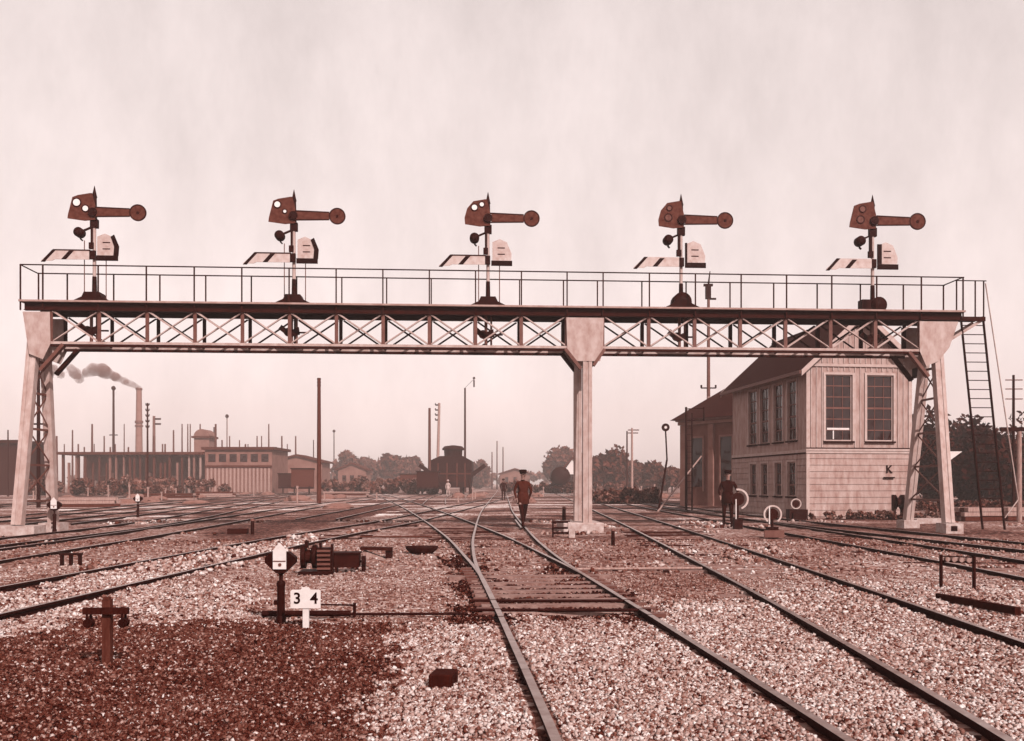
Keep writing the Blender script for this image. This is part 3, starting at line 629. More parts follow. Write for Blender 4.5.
def textmesh(txt, size, name, m, parent, loc, rot, ext=.006):
    cu_ = bpy.data.curves.new(name, 'FONT'); cu_.body = txt; cu_.size = size; cu_.extrude = ext; cu_.align_x = 'CENTER'; cu_.align_y = 'CENTER'; cu_.offset = size*.02
    tmp = bpy.data.objects.new('tmp', cu_); C.objects.link(tmp); dg = bpy.context.evaluated_depsgraph_get(); dg.update()
    me = bpy.data.meshes.new_from_object(tmp.evaluated_get(dg)); bpy.data.objects.remove(tmp); bpy.data.curves.remove(cu_)
    me.name = name; me.materials.clear(); me.materials.append(m); o = bpy.data.objects.new(name, me); C.objects.link(o); o.parent = parent; o.location = loc; o.rotation_euler = rot; return o
textmesh('K', .44, 'wall_letter', M['black'], SB, (3.52, -.045, 1.96), (R(90), 0, 0))
MB().bx(3.28, 3.74, -.10, -.036, 1.60, 1.66).build('wall_ledge', M['black'], SB)

# ------------------------------------------------------------------ long building behind the signal box
A0 = Vector((11.0, 58.6, 0)); D0 = Vector((2.55, -3.5, 0)).normalized()
LB = thing('goods_building', 'dusky building with pilasters and hipped roof behind the signal box', 'building', A0, math.atan2(D0.y, D0.x))
LL, LD, LZ, LR = 10.2, 8.5, 5.5, 9.4
MB().bx(0, LL, 0, LD, -.1, LZ).build('wall', M['shedwall'], LB)
for k in range(5):
    x = .05+k*2.35
    MB().bx(x, x+.42, -.14, -.003, -.1, LZ-.35).build('pilaster', M['shedpil'], LB)
    if k < 4:
        wn = MB().bx(x+.95, x+1.85, -.03, -.003, 1.2, 4.3).build('window', M['glass'], LB)
        MB().bx(x+.84, x+.945, -.08, -.003, .9, 4.3).bx(x+1.855, x+1.96, -.08, -.003, .9, 4.3).bx(x+.84, x+1.96, -.08, -.003, 4.303, 4.42).build('frame', M['shedpil'], wn)
MB().bx(-.1, LL, -.2, -.003, LZ-.33, LZ-.12).bx(-.2, LL, -.32, -.003, LZ-.1, LZ-.003).build('cornice', M['shedpil'], LB)
rv = [(-.5, -.5, LZ), (LL+.3, -.5, LZ), (LL+.3, LD+.5, LZ), (-.5, LD+.5, LZ), (4.2, LD/2, LR), (LL+.3, LD/2, LR)]
rm = MB().add(rv, [(0, 1, 5, 4), (1, 2, 5), (2, 3, 4, 5), (3, 0, 4), (3, 2, 1, 0)]); rm.build('roof', M['shingle'], LB)

# ------------------------------------------------------------------ trees
def crown(name, parent, c, rad, n, leaf, t0, t1, seed, clumps=14, flat=.8):
    r = np.random.default_rng(seed); cs = []
    for _ in range(clumps):
        d = r.normal(size=3); d /= np.linalg.norm(d); cs.append((d*np.array([rad[0], rad[1], rad[2]])*r.uniform(.25, .85), r.uniform(.25, .5)*min(rad)*1.2, r.uniform(-.08, .1)))
    V = []; T = []
    for _ in range(n):
        cc, cr_, tt = cs[r.integers(len(cs))]; d = r.normal(size=3); d /= np.linalg.norm(d); p = cc+d*cr_*r.uniform(.55, 1.08)
        a = r.normal(size=3); a /= np.linalg.norm(a); b_ = np.cross(a, r.normal(size=3)); b_ /= np.linalg.norm(b_); L_ = leaf*r.uniform(.5, 1.3)
        p = p+np.array(c)
        V += [p-a*L_, p-b_*L_*.6, p+a*L_, p+b_*L_*.6]; T += [np.clip(r.uniform(t0, t1)+tt, .03, 1)]*4
    me = bpy.data.meshes.new(name); me.from_pydata([tuple(v) for v in V], [], [(i*4, i*4+1, i*4+2, i*4+3) for i in range(n)])
    a = me.attributes.new('tone', 'FLOAT', 'POINT'); a.data.foreach_set('value', np.array(T, np.float32)); me.materials.append(M['leaf'])
    o = bpy.data.objects.new(name, me); C.objects.link(o); o.parent = parent; return o
def tree(u, Y, ztop, rx, label, group, seed, n=2200, t0=.14, t1=.36, leaf=.3, low=.12, ry=None):
    X = (u-512)*Y/F; t_ = thing('tree', label, 'tree', (X, Y, 0), 0, group); r = random.Random(seed)
    hz = ztop*(1-low)/2; cz = ztop*low+hz
    tk = MB(); tk.tube((0, 0, -.1), (r.uniform(-.2, .2), 0, cz), .045*ztop*.6, .03*ztop*.5, 8)
    for k in range(5):
        a = k*1.3+r.random(); tk.tube((0, 0, cz*(.5+.1*k)), (math.cos(a)*rx*.6, math.sin(a)*rx*.6, cz+hz*.35*r.random()), .018*ztop*.6, .01, 6)
    tk.build('trunk', M['bark'], t_); crown('crown', t_, (0, 0, cz), (rx, ry or rx, hz), n, leaf, t0, t1, seed)
RT = 'trees behind the right gantry leg'
for i_, (u, Y, zt, rx, lb) in enumerate([(925, 70, 7.0, 3.2, 'dense tree just right of the signal box, behind the lattice leg'), (962, 74, 6.9, 3.4, 'dense tree behind the white triangular board'),
        (1000, 68, 6.6, 3.0, 'dense tree behind the ladder'), (1040, 72, 6.9, 3.6, 'dense tree at the right edge behind the tall post'), (1085, 70, 7.4, 3.8, 'dense tree past the right edge of the yard'),
        (945, 60, 4.6, 2.4, 'low bushy tree between the right gantry legs'), (985, 58, 4.3, 2.6, 'low bushy tree left of the foot of the ladder'), (1022, 56, 4.4, 2.6, 'low bushy tree right of the foot of the ladder'), (900, 66, 6.2, 2.8, 'dense tree hidden mostly by the signal box')]):
    tree(u, Y, zt, rx, lb, RT, 100+i_, 4200, .03, .20, .24, .02)
MT = 'trees in the middle distance'
for i_, (u, Y, vt, rp, lb) in enumerate([(611, 150, 443, 20, 'rounded dark tree just right of the middle gantry post'), (628, 170, 458, 14, 'lower tree left of the forked telegraph poles'), (558, 230, 448, 20, 'paler wide tree behind the dark wagon'), (584, 210, 454, 12, 'narrow tree left of the middle gantry post'),
        (345, 240, 449, 13, 'round tree right of the tall bare pole'), (392, 240, 452, 14, 'round tree left of the coal tower'), (408, 250, 456, 12, 'small tree touching the left side of the coal tower'), (370, 260, 459, 12, 'low tree between two round trees left of the coal tower'), (655, 150, 459, 16, 'low spreading tree left of the goods building'), (672, 140, 462, 12, 'small tree by the corner of the goods building'), (480, 260, 463, 10, 'small far tree right of the coal tower')]):
    zt = H+(VH-vt)*Y/F; tree(u, Y, zt, rp*Y/F, lb, MT, 200+i_, 1800, .18, .38, .012*Y*.3, .05)
r_ = np.random.default_rng(5)
wood = crown('far_wood', None, (0, 0, 3.2), (330, 8, 2.7), 20000, 1.0, .34, .48, 77, 420); wood.location = (0, 330, 0)
tag(wood, 'low line of distant woodland along the horizon', kind='stuff')

# ------------------------------------------------------------------ yard poles and masts
def pole(name, u, vt, vb, wpx, label, cat, m='wooddark', Y=None, lower=None, group=None, lean=0):
    Y = Y or F*H/(vb-VH); X = (u-512)*Y/F; zt = H+(VH-vt)*Y/F; r = wpx*Y/F/2
    o = thing(name, label, cat, (X, Y, 0), 0, group)
    if lower: MB().tube((0, 0, -.1), (0, 0, lower), r*1.1, r, 8).build('lower_post', M['woodpale'], o); MB().tube((0, 0, lower), (lean, 0, zt), r, r*.75, 8).build('upper_post', M[m], o)
    else: MB().tube((0, 0, -.1), (lean, 0, zt), r*1.15, r*.8, 8).build('post', M[m], o)
    return o, zt, r, Y/F
def lamp(o, z, s, dx=0): MB().lathe((dx, 0, z), [(.6*s, -2.2*s), (1.7*s, -1*s), (1.9*s, 0), (1.2*s, 1.3*s), (.2*s, 1.8*s)], 10).build('lamp', M['iron'], o)
def insul(o, zt, k, n=4, dz=4.5, w=2):
    for q in range(n): z = zt-(q*dz+2)*k; MB().bar((-w*k, 0, z), (w*k, 0, z), .5*k, 1.4*k).tube((-w*k, 0, z), (-w*k, 0, z+1.8*k), .5*k, n=6).tube((w*k, 0, z), (w*k, 0, z+1.8*k), .5*k, n=6).build('insulator_arm', M['iron'], o)
YP = 'poles and lamp masts of the yard'
o, z, r, k = pole('yard_lamp', 113.5, 388, 492, 2.6, 'tall dark lamp mast left of the smoking chimney', 'lamp post', group=YP); lamp(o, z, k*1.2); MB().bar((-4*k, 0, z-47*k), (4*k, 0, z-47*k), k, k).build('crossbar', M['iron'], o)
o, z, r, k = pole('telegraph_pole', 147.5, 403, 498, 2, 'thin pole with stacked insulators right of the chimney', 'telegraph pole', group=YP); insul(o, z, k, 5, 5.5, 1.6)
o, z, r, k = pole('semaphore_post', 154, 416, 490, 3.4, 'grey post with two short signal arms right of the chimney', 'signal post', 'steelmid', group=YP)
for dz in (3, 8): MB().bar((0, -.1, z-dz*k), (7*k, -.1, z-dz*k), .2, 1.8*k).build('signal_arm', M['iron'], o)
o, z, r, k = pole('yard_lamp', 227, 416, 490, 1.2, 'thin lamp mast rising in front of the flat roofed yard building', 'lamp post', 'steelmid', group=YP); lamp(o, z, k)
pole('bare_pole', 214, 427, 489, 1.6, 'short dark pole left of the thin lamp mast', 'pole', group=YP)
o, z, r, k = pole('telegraph_pole', 319, 378, 503, 4.2, 'tall stout bare pole left of centre with bands at its top', 'telegraph pole', 'wood', group=YP); insul(o, z, k, 3, 3.2, 1.5)
pole('bare_pole', 313.5, 440, 490, 1.2, 'thin short pole just left of the tall stout pole', 'pole', group=YP)
o, z, r, k = pole('yard_lamp', 334, 431, 489, 1.2, 'small lamp mast just right of the tall stout pole', 'lamp post', group=YP); lamp(o, z, k*.8)
pole('telegraph_pole', 429.5, 408, 492, 3, 'bare pole left of the banded one before the coal tower', 'telegraph pole', 'wood', group=YP)
o, z, r, k = pole('telegraph_pole', 437, 403, 493, 3, 'leaning pole with insulators in front of the coal tower', 'telegraph pole', 'woodpale', group=YP, lean=.35); insul(o, z, k, 4, 5, 1.6)
o, z, r, k = pole('yard_lamp', 465, 388, 492, 2.2, 'tall mast with bracket lamp in front of the coal tower, right side', 'lamp post', group=YP); MB().bar((0, 0, z), (9*k, 0, z+9*k), .3*k, .3*k).build('bracket', M['iron'], o); lamp(o, z+10*k, k*.7, 9*k); MB().tube((9*k, 0, z+1*k), (9*k, 0, z+8*k), .8*k, n=6).build('hanger', M['iron'], o)
for u, vt, s in ((497, 441, 'tallest'), (503, 447, 'middle'), (492, 452, 'shortest')): pole('bare_pole', u, vt, 489, 1.3, s+' of three thin poles right of the coal tower', 'pole', 'wood', group=YP)
o, z, r, k = pole('telegraph_pole', 632, 428, 496, 2.4, 'pale telegraph pole with short crossarms in front of the round tree', 'telegraph pole', 'woodpale', group=YP); MB().bar((-4*k, 0, z-2*k), (7*k, 0, z-2*k), k, k).bar((-4*k, 0, z-5*k), (6*k, 0, z-5*k), k, k).build('crossarm', M['wood'], o)
pole('bare_pole', 627, 431, 494, 1.8, 'dark pole just left of the pale telegraph pole with crossarms', 'pole', group=YP)
o, z, r, k = pole('telegraph_pole', 38.5, 352, 0, 3.6, 'dark post seen between the left gantry legs with a short crossbar', 'telegraph pole', 'iron', Y=52, group=YP); MB().bar((-10*k, 0, z-72*k), (6*k, 0, z-72*k), 1.6*k, 1.6*k).build('crossbar', M['iron'], o)
pole('bare_pole', 8, 430, 0, 1.6, 'short pole on the roof line at the far left', 'pole', Y=100, group=YP)
o, z, r, k = pole('telegraph_pole', 708.5, 284, 0, 3.6, 'very tall mast before the goods building, pale below, tip above the gantry', 'telegraph pole', 'steelmid', Y=60, lower=7.2, group=YP)
MB().tube((.0, 0, z), (.1, 0, z+.85), .07, .03, 8).build('spike', M['iron'], o)
MB().bx(-.32, .28, -.1, .1, z-.15, z+.0).bx(-.2, .15, -.12, .12, z-1.0, z-.16).bx(.1, .5, -.05, .05, z-1.05, z-.93).build('mast_head', M['iron'], o)
zc = H+(VH-388)*60/F; MB().bar((-.5, 0, zc), (.5, 0, zc), .08, .08).tube((-.48, 0, zc), (-.48, 0, zc+.2), .06, n=6).tube((.48, 0, zc), (.48, 0, zc+.2), .06, n=6).build('crossarm', M['iron'], o)
MB().tube(Vector((7.2, 44.5, 0))-o.location, (0, 0, H+(VH-447)*60/F), .05, n=6).build('stay', M['woodpale'], o)
o, z, r, k = pole('telegraph_pole', 1013.5, 375, 0, 3, 'dark post with short crossarms at the right edge', 'telegraph pole', 'iron', Y=40, group=YP)
for dz in (5, 14, 24): MB().bar((-8*k, 0, z-dz*k), (9*k, 0, z-dz*k), 1*k, 1*k).build('crossarm', M['steelmid'], o)
o = thing('barrier_post', 'pale post with a dark beam on top at the right edge', 'post', (18.6, 33, 0))
MB().tube((0, 0, -.1), (0, 0, 3.3), .09, .08).build('post', M['woodpale'], o); MB().bar((-.7, 0, 3.38), (.9, 0, 3.38), .12, .14).build('beam', M['iron'], o)
o = thing('yard_signal', 'dark ladder frame with a railed top left of the goods building', 'signal', (8.9, 46, 0))
MB().tube((0, 0, -.1), (0, 0, 5.3), .07, .06).tube((.3, 0, -.1), (.3, 0, 5.0), .04).bar((0, 0, 5.2), (.9, 0, 5.25), .05, .05).bar((0, 0, 4.6), (.9, 0, 4.65), .05, .05).tube((.9, 0, 4.6), (.9, 0, 5.3), .04).build('frame', M['iron'], o)
m_ = MB()
for q in range(15): m_.bar((0, 0, .3+q*.3), (.3, 0, .3+q*.3), .02, .02)
m_.build('rungs', M['iron'], o)
o = thing('target_signal', 'leaning signal stem with a round target left of the goods building', 'signal', (7.6, 45, 0))
MB().tube((-.3, 0, -.1), (.15, 0, 2.6), .06, .05).tube((.15, 0, 2.6), (0.08, 0, 4.0), .04).build('stem', M['iron'], o)
MB().lathe((.08, 0, 4.2), [(.2, -.03), (.2, .03)], 16, 'Y').build('target', M['iron'], o); MB().lathe((.08, -.04, 4.2), [(.07, -.01), (.07, .01)], 14, 'Y').build('target_centre', M['white'], o)
# masts over the far left yard
rr = random.Random(3); first = None
for i_ in range(38):
    u = 58+i_*6.4+rr.uniform(-2.5, 2.5)
    if abs(u-139) < 5: continue
    Y = rr.uniform(160, 230); h_ = H+(VH-rr.choice([424, 430, 436, 440, 444, 447]))*Y/F
    if first is None:
        first = thing('thin_mast', 'one of the many thin masts and stacks above the far left yard', 'mast', (0, 0, 0), 0, 'thin masts over the far left yard')
        MB().tube((0, 0, -.1), (0, 0, 10), .28, .16, 6).build('stem', M['wood'], first); c = first
    else: c = dup(first)
    c.location = ((u-512)*Y/F, Y, 0); c.scale = (rr.uniform(.6, 1.5), 1, h_/10)

# short posts and small heaps among the far tracks
def away(x, y, d): return all(abs(x-float(np.interp(y, p[1], p[0], left=1e3, right=1e3))) > d for p in PATH.values())
pp = thing('marker_post', 'one of the short pale posts scattered among the far tracks', 'marker post', (0, 0, 0), 0, 'marker posts among the far tracks'); MB().bx(-.05, .05, -.05, .05, -.1, .8).bx(-.08, .08, -.06, .06, .8, .92).build('post', M['woodpale'], pp)
hp = thing('ballast_heap', 'one of the small heaps scattered among the far tracks', 'heap', (0, 0, 0), 0, 'heaps among the far tracks')
hb_ = bmesh.new(); bmesh.ops.create_icosphere(hb_, subdivisions=3, radius=1)
for v_ in hb_.verts: v_.co.z *= .42; v_.co *= 1+.25*(random.random()-.5)
hm_ = bpy.data.meshes.new('heap'); hb_.to_mesh(hm_); hb_.free(); hm_.materials.append(M['shedpil']); ho_ = bpy.data.objects.new('heap', hm_); C.objects.link(ho_); ho_.parent = hp
r3 = random.Random(12); a_ = b__ = 0
while a_ < 34 or b__ < 30:
    Y = r3.uniform(38, 120); X = r3.uniform(-.55, .22)*Y
    if not away(X, Y, 1.5): continue
    if a_ < 34: o_ = pp if a_ == 0 else dup(pp); a_ += 1; o_.location = (X, Y, 0); o_.scale = (1, 1, r3.uniform(.5, 1.5))
    elif b__ < 30: o_ = hp if b__ == 0 else dup(hp); b__ += 1; o_.location = (X, Y, 0); o_.scale = (r3.uniform(.5, 1.6), r3.uniform(.4, .9), r3.uniform(.5, 1.2)); o_.rotation_euler = (0, 0, r3.uniform(0, 3))
# ------------------------------------------------------------------ far left: chimney, smoke, sheds
Yc = 220; kc = Yc/F; cx_ = (139-512)*kc
ch = thing('factory_chimney', 'tall round factory chimney with dark smoke drifting left', 'chimney', (cx_, Yc, 0)); zt = H+(VH-388)*kc
MB().tube((0, 0, -.1), (0, 0, zt), 4.0*kc, 2.6*kc, 16).build('stack', M['chimney'], ch)
MB().lathe((0, 0, zt-1*kc), [(3.1*kc, -1*kc), (3.3*kc, 0), (3.1*kc, 1*kc)], 16).build('cap', M['steelmid'], ch)
MB().ring((0, 0, 0), .1, .05, 0, .1)
mbr = MB().lathe((0, 0, zt-34*kc), [(3.9*kc, -.3), (3.9*kc, .3)], 16).lathe((0, 0, zt-38*kc), [(3.9*kc, -.2), (3.9*kc, .2)], 16); mbr.build('band', M['steelmid'], ch)
sm = bmesh.new()
for (u, v, r) in [(139, 388, 2.4), (137, 386.5, 2.6), (134, 385, 3.0), (131.5, 384, 3.2), (129, 383, 3.4), (124, 381, 3.8), (118, 378, 4.4), (113, 376, 4.6), (107, 373, 6.2), (101, 370, 6.8), (95, 370, 6.2), (89, 373, 4.8), (74, 373, 5.5), (80, 379, 4.6), (70, 368, 4), (62, 375, 4), (55, 370, 5), (46, 374, 6)]:
    bmesh.ops.create_icosphere(sm, subdivisions=2, radius=r*kc*1.15, matrix=Matrix.Translation(at(u, v, Yc)+Vector((0, random.uniform(-1, 1), 0))))
ms = bpy.data.meshes.new('smoke'); sm.to_mesh(ms); sm.free(); smo = bpy.data.objects.new('smoke', ms); C.objects.link(smo); tag(smo, 'dark smoke trailing left from the factory chimney', kind='stuff')
rmd = smo.modifiers.new('r', 'REMESH'); rmd.mode = 'VOXEL'; rmd.voxel_size = .35
smm = bpy.data.materials.new('chimney_smoke'); smm.use_nodes = True; t = smm.node_tree; t.nodes.clear(); ou = t.nodes.new('ShaderNodeOutputMaterial'); pv = t.nodes.new('ShaderNodeVolumePrincipled')
pv.inputs['Color'].default_value = (.36, .16, .13, 1); tc = t.nodes.new('ShaderNodeTexCoord'); ns = t.nodes.new('ShaderNodeTexNoise'); ns.inputs['Scale'].default_value = .8; ns.inputs['Detail'].default_value = 8; ns.inputs['Roughness'].default_value = .65
mq = t.nodes.new('ShaderNodeMapRange'); mq.inputs[1].default_value = .33; mq.inputs[2].default_value = .6; mq.inputs[3].default_value = .05; mq.inputs[4].default_value = 1.1
t.links.new(tc.outputs['Object'], ns.inputs[0]); t.links.new(ns.outputs[0], mq.inputs[0]); t.links.new(mq.outputs[0], pv.inputs['Density']); t.links.new(pv.outputs[0], ou.inputs['Volume']); ms.materials.append(smm)
pv.inputs['Blackbody Intensity'].default_value = 0

def shed(name, u0, u1, v0, Y, depth, label, cat, m='yardwall', roof='yardroof', posts=0, zw=None, ridge=0):
    x0, x1 = (u0-512)*Y/F, (u1-512)*Y/F; z = H+(VH-v0)*Y/F; o = thing(name, label, cat, ((x0+x1)/2, Y, 0)); w_ = (x1-x0)/2
    if posts:
        MB().bx(-w_, w_, depth-.3, depth, -.1, z-.4).build('back_wall', M[m], o)
        n_ = posts
        for q in range(n_): x = -w_+.3+(2*w_-.6)*q/(n_-1)+random.uniform(-.3, .3); MB().bx(x-random.uniform(.08, .22), x+.1, .05, .4, -.1, z-random.choice([.4, .4, .4, 1.6])).build('post', M[random.choice(['woodpale', 'wood', 'yardwall'])], o)
        for q in range(n_-1):
            if q % 3: x = -w_+.3+(2*w_-.6)*q/(n_-1); ww = (2*w_-.6)/(n_-1); MB().bx(x+.5, x+ww-.4, 1.5, 3.5, -.1, random.uniform(1.2, 3.6)).build('stacked_goods', M[random.choice(['yardwall', 'wood', 'woodpale'])], o)
        MB().bx(-w_-.3, w_+.3, -.5, depth+.3, z-.4, z).build('roof', M[roof], o)
    elif ridge:
        MB().prism([(-w_, -.1), (w_, -.1), (w_, z), (0, z+ridge), (-w_, z)], 0, depth).build('wall', M[m], o)
        for s in (-1, 1): MB().prism([(0, z+ridge+.05), (s*(w_+.5), z-.2), (s*(w_+.5), z+.15), (0, z+ridge+.4)], -.4, depth+.4).build('roof', M[roof], o)
        for q in range(3): x = -w_*.55+q*w_*.55; MB().bx(x-.4, x+.4, -.05, -.003, 1.2, min(3.2, z-.5)).build('window', M['glass'], o)
    else:
        MB().bx(-w_, w_, 0, depth, -.1, z-.4).build('wall', M[m], o); MB().bx(-w_-.4, w_+.4, -.4, depth+.4, z-.4, z).build('roof', M[roof], o)
    return o, w_, z
shed('open_shed', 60, 203, 452, 135, 8, 'long low open shed with many pale posts in the left distance', 'shed', posts=24)
o, w_, z = shed('yard_building', 205, 272, 447, 128, 9, 'flat roofed yard building with slatted lower front, right of the open shed', 'building')
for q in range(17): x = -w_+.4+q*(2*w_-.8)/16; MB().bx(x-.14, x+.14, -.12, -.003, .2, z-3.0).build('slat', M['woodpale'], o)
MB().bx(-w_, w_, -.2, -.003, z-2.9, z-2.6).build('ledge', M['yardroof'], o)
for q in range(6): x = -w_+1+q*(2*w_-2)/5; MB().bx(x-.5, x+.5, -.05, -.003, z-2.1, z-1).build('window', M['glass'], o)
o, w_, z = shed('tank_house', 194, 209, 436, 175, 4, 'pale square tank house rising above the yard buildings', 'tank house', 'yardwall'); MB().ring((0, 2, z-.2), w_+.1, .05, -2, 2, 10, 170, 12, 1).build('arched_top', M['yardwall'], o)
shed('dark_shed', -40, 17, 440, 110, 8, 'dark shed at the far left edge behind the gantry leg', 'shed', 'wooddark', 'wooddark')
shed('low_shed', 272, 322, 462, 160, 7, 'low wide shed with a small gable left of the tall stout pole', 'shed', 'yardwall', 'yardroof', ridge=1.0)
shed('far_house', 338, 366, 470, 190, 6, 'far low house with pale front below the round trees', 'house', 'yardwall', 'yardroof', ridge=1.2)
shed('far_house', 566, 580, 468, 170, 5, 'small pale gabled hut right of the dark wagon', 'hut', 'white', 'yardroof', ridge=1.8)
shed('far_house', 500, 530, 474, 240, 5, 'low far hut behind the walking man', 'hut', 'yardwall', 'yardroof', ridge=1.2)
# coal tower
Yt = 118; kt = Yt/F; o = thing('coal_tower', 'dark tower with a round cap and slanting chutes on both sides in the centre distance', 'coal tower', ((452-512)*kt, Yt, 0))
MB().prism([(-19*kt, .9), (18*kt, .9), (20*kt, H+10*kt), (20*kt, H+23*kt), (11*kt, H+28*kt), (-12*kt, H+28*kt), (-21*kt, H+24*kt), (-21*kt, H+10*kt)], 0, 5).build('bin', M['iron'], o)
MB().tube((0, 2.5, H+27*kt), (0, 2.5, H+35*kt), 9*kt, 9.5*kt, 16).lathe((0, 2.5, H+36*kt), [(11*kt, -1.5*kt), (11.5*kt, 0), (9*kt, 2.5*kt), (2*kt, 3.5*kt)], 16).build('cap', M['iron'], o)
for s in (-1, 1): MB().bar((s*18*kt, 1, H+8*kt), (s*33*kt, 1, H+19*kt if s > 0 else H+19*kt), 1.2, .5).build('chute', M['iron'], o)
for x in (-18, -9, 9, 18):
    for y in (.4, 4.6): MB().bx((x-1.4)*kt, (x+1.4)*kt, y-.2, y+.2, -.1, .95).build('leg', M['iron'], o)
MB().bx(-13*kt, 13*kt, -.1, -.003, H+2*kt, H+8*kt).build('panel', M['wooddark'], o)
for x in (-14, -5, 5, 13): MB().bx((x-.7)*kt, (x+.7)*kt, -.15, -.003, 1.0, H+21*kt).build('stanchion', M['wood'], o)
MB().bx(-20*kt, 19*kt, -.2, -.153, H+9.5*kt, H+11*kt).build('girt', M['wood'], o)
# wagons
Yw = 105; kw = Yw/F
def wagon(X, Y, label, m, rz=0, W_=2.7, Hh=2.2, L_=7, tank=False):
    o = thing('goods_wagon', label, 'wagon', (X, Y, 0), rz, 'goods wagons standing in the yard')
    if tank: MB().lathe((0, L_/2, 1.2+Hh/2), [(.3, -L_/2), (Hh/2, -L_/2+.15), (Hh/2, L_/2-.15), (.3, L_/2)], 18, 'Y').build('tank', M[m], o)
    else: MB().bx(-W_/2, W_/2, 0, L_, 1.0, 1.0+Hh).build('body', M[m], o); MB().bx(-W_/2-.1, W_/2+.1, -.1, L_+.1, 1.0+Hh+.003, 1.12+Hh).build('roof', M['iron'], o)
    MB().bx(-W_/2, W_/2, -.1, L_+.1, .78, .99).build('frame', M['iron'], o)
    for x in (-.75, .75):
        for y in (1.2, L_-1.2): MB().lathe((x, y, .57), [(.45, -.06), (.45, .06)], 16, 'X').build('wheel', M['iron'], o)
    for x in (-.85, .85): MB().tube((x, -.45, 1.0), (x, -.1, 1.0), .14, .08).build('buffer', M['iron'], o)
    return o
wagon(float(np.interp(125, PATH['right'][1], PATH['right'][0])), 125, 'dark tank wagon seen end on, left of the middle gantry post', 'iron', tank=True, Hh=2.6)
wagon(float(np.interp(110, PATH['left3'][1], PATH['left3'][0])), 110, 'brown box wagon on the bending track, right of the slatted yard building', 'wood', R(12))

wagon(float(np.interp(112, PATH['far1'][1], PATH['far1'][0])), 112, 'dark box wagon standing left of the coal tower on the far tracks', 'wooddark', R(4), Hh=1.9)
wagon(float(np.interp(120, PATH['left6'][1], PATH['left6'][0])), 120, 'dark box wagon between the low gabled shed and the tall stout pole', 'wooddark', R(14), Hh=1.7)
wagon(float(np.interp(135, PATH['left2'][1], PATH['left2'][0])), 135, 'brown box wagon farthest away, right of the low gabled house', 'wood', R(4), Hh=1.8)
# ------------------------------------------------------------------ people
def skin_mesh(name, verts, edges, radii, mats, pick, sub=2):
    me = bpy.data.meshes.new(name); me.from_pydata(verts, edges, []); o = bpy.data.objects.new(name, me); C.objects.link(o)
    sk = o.modifiers.new('s', 'SKIN'); sk.use_smooth_shade = True
    for i, r in enumerate(radii): me.skin_vertices[0].data[i].radius = (r if isinstance(r, tuple) else (r, r)); me.skin_vertices[0].data[i].use_root = (i == 0)
    ss = o.modifiers.new('u', 'SUBSURF'); ss.levels = sub; ss.render_levels = sub
    dg = bpy.context.evaluated_depsgraph_get(); dg.update(); nm = bpy.data.meshes.new_from_object(o.evaluated_get(dg)); nm.name = name
    o.modifiers.clear(); o.data = nm; bpy.data.meshes.remove(me)
    nm.materials.clear()
    for m in mats: nm.materials.append(m)
    for p in nm.polygons: p.material_index = pick(p.center); p.use_smooth = True
    return o
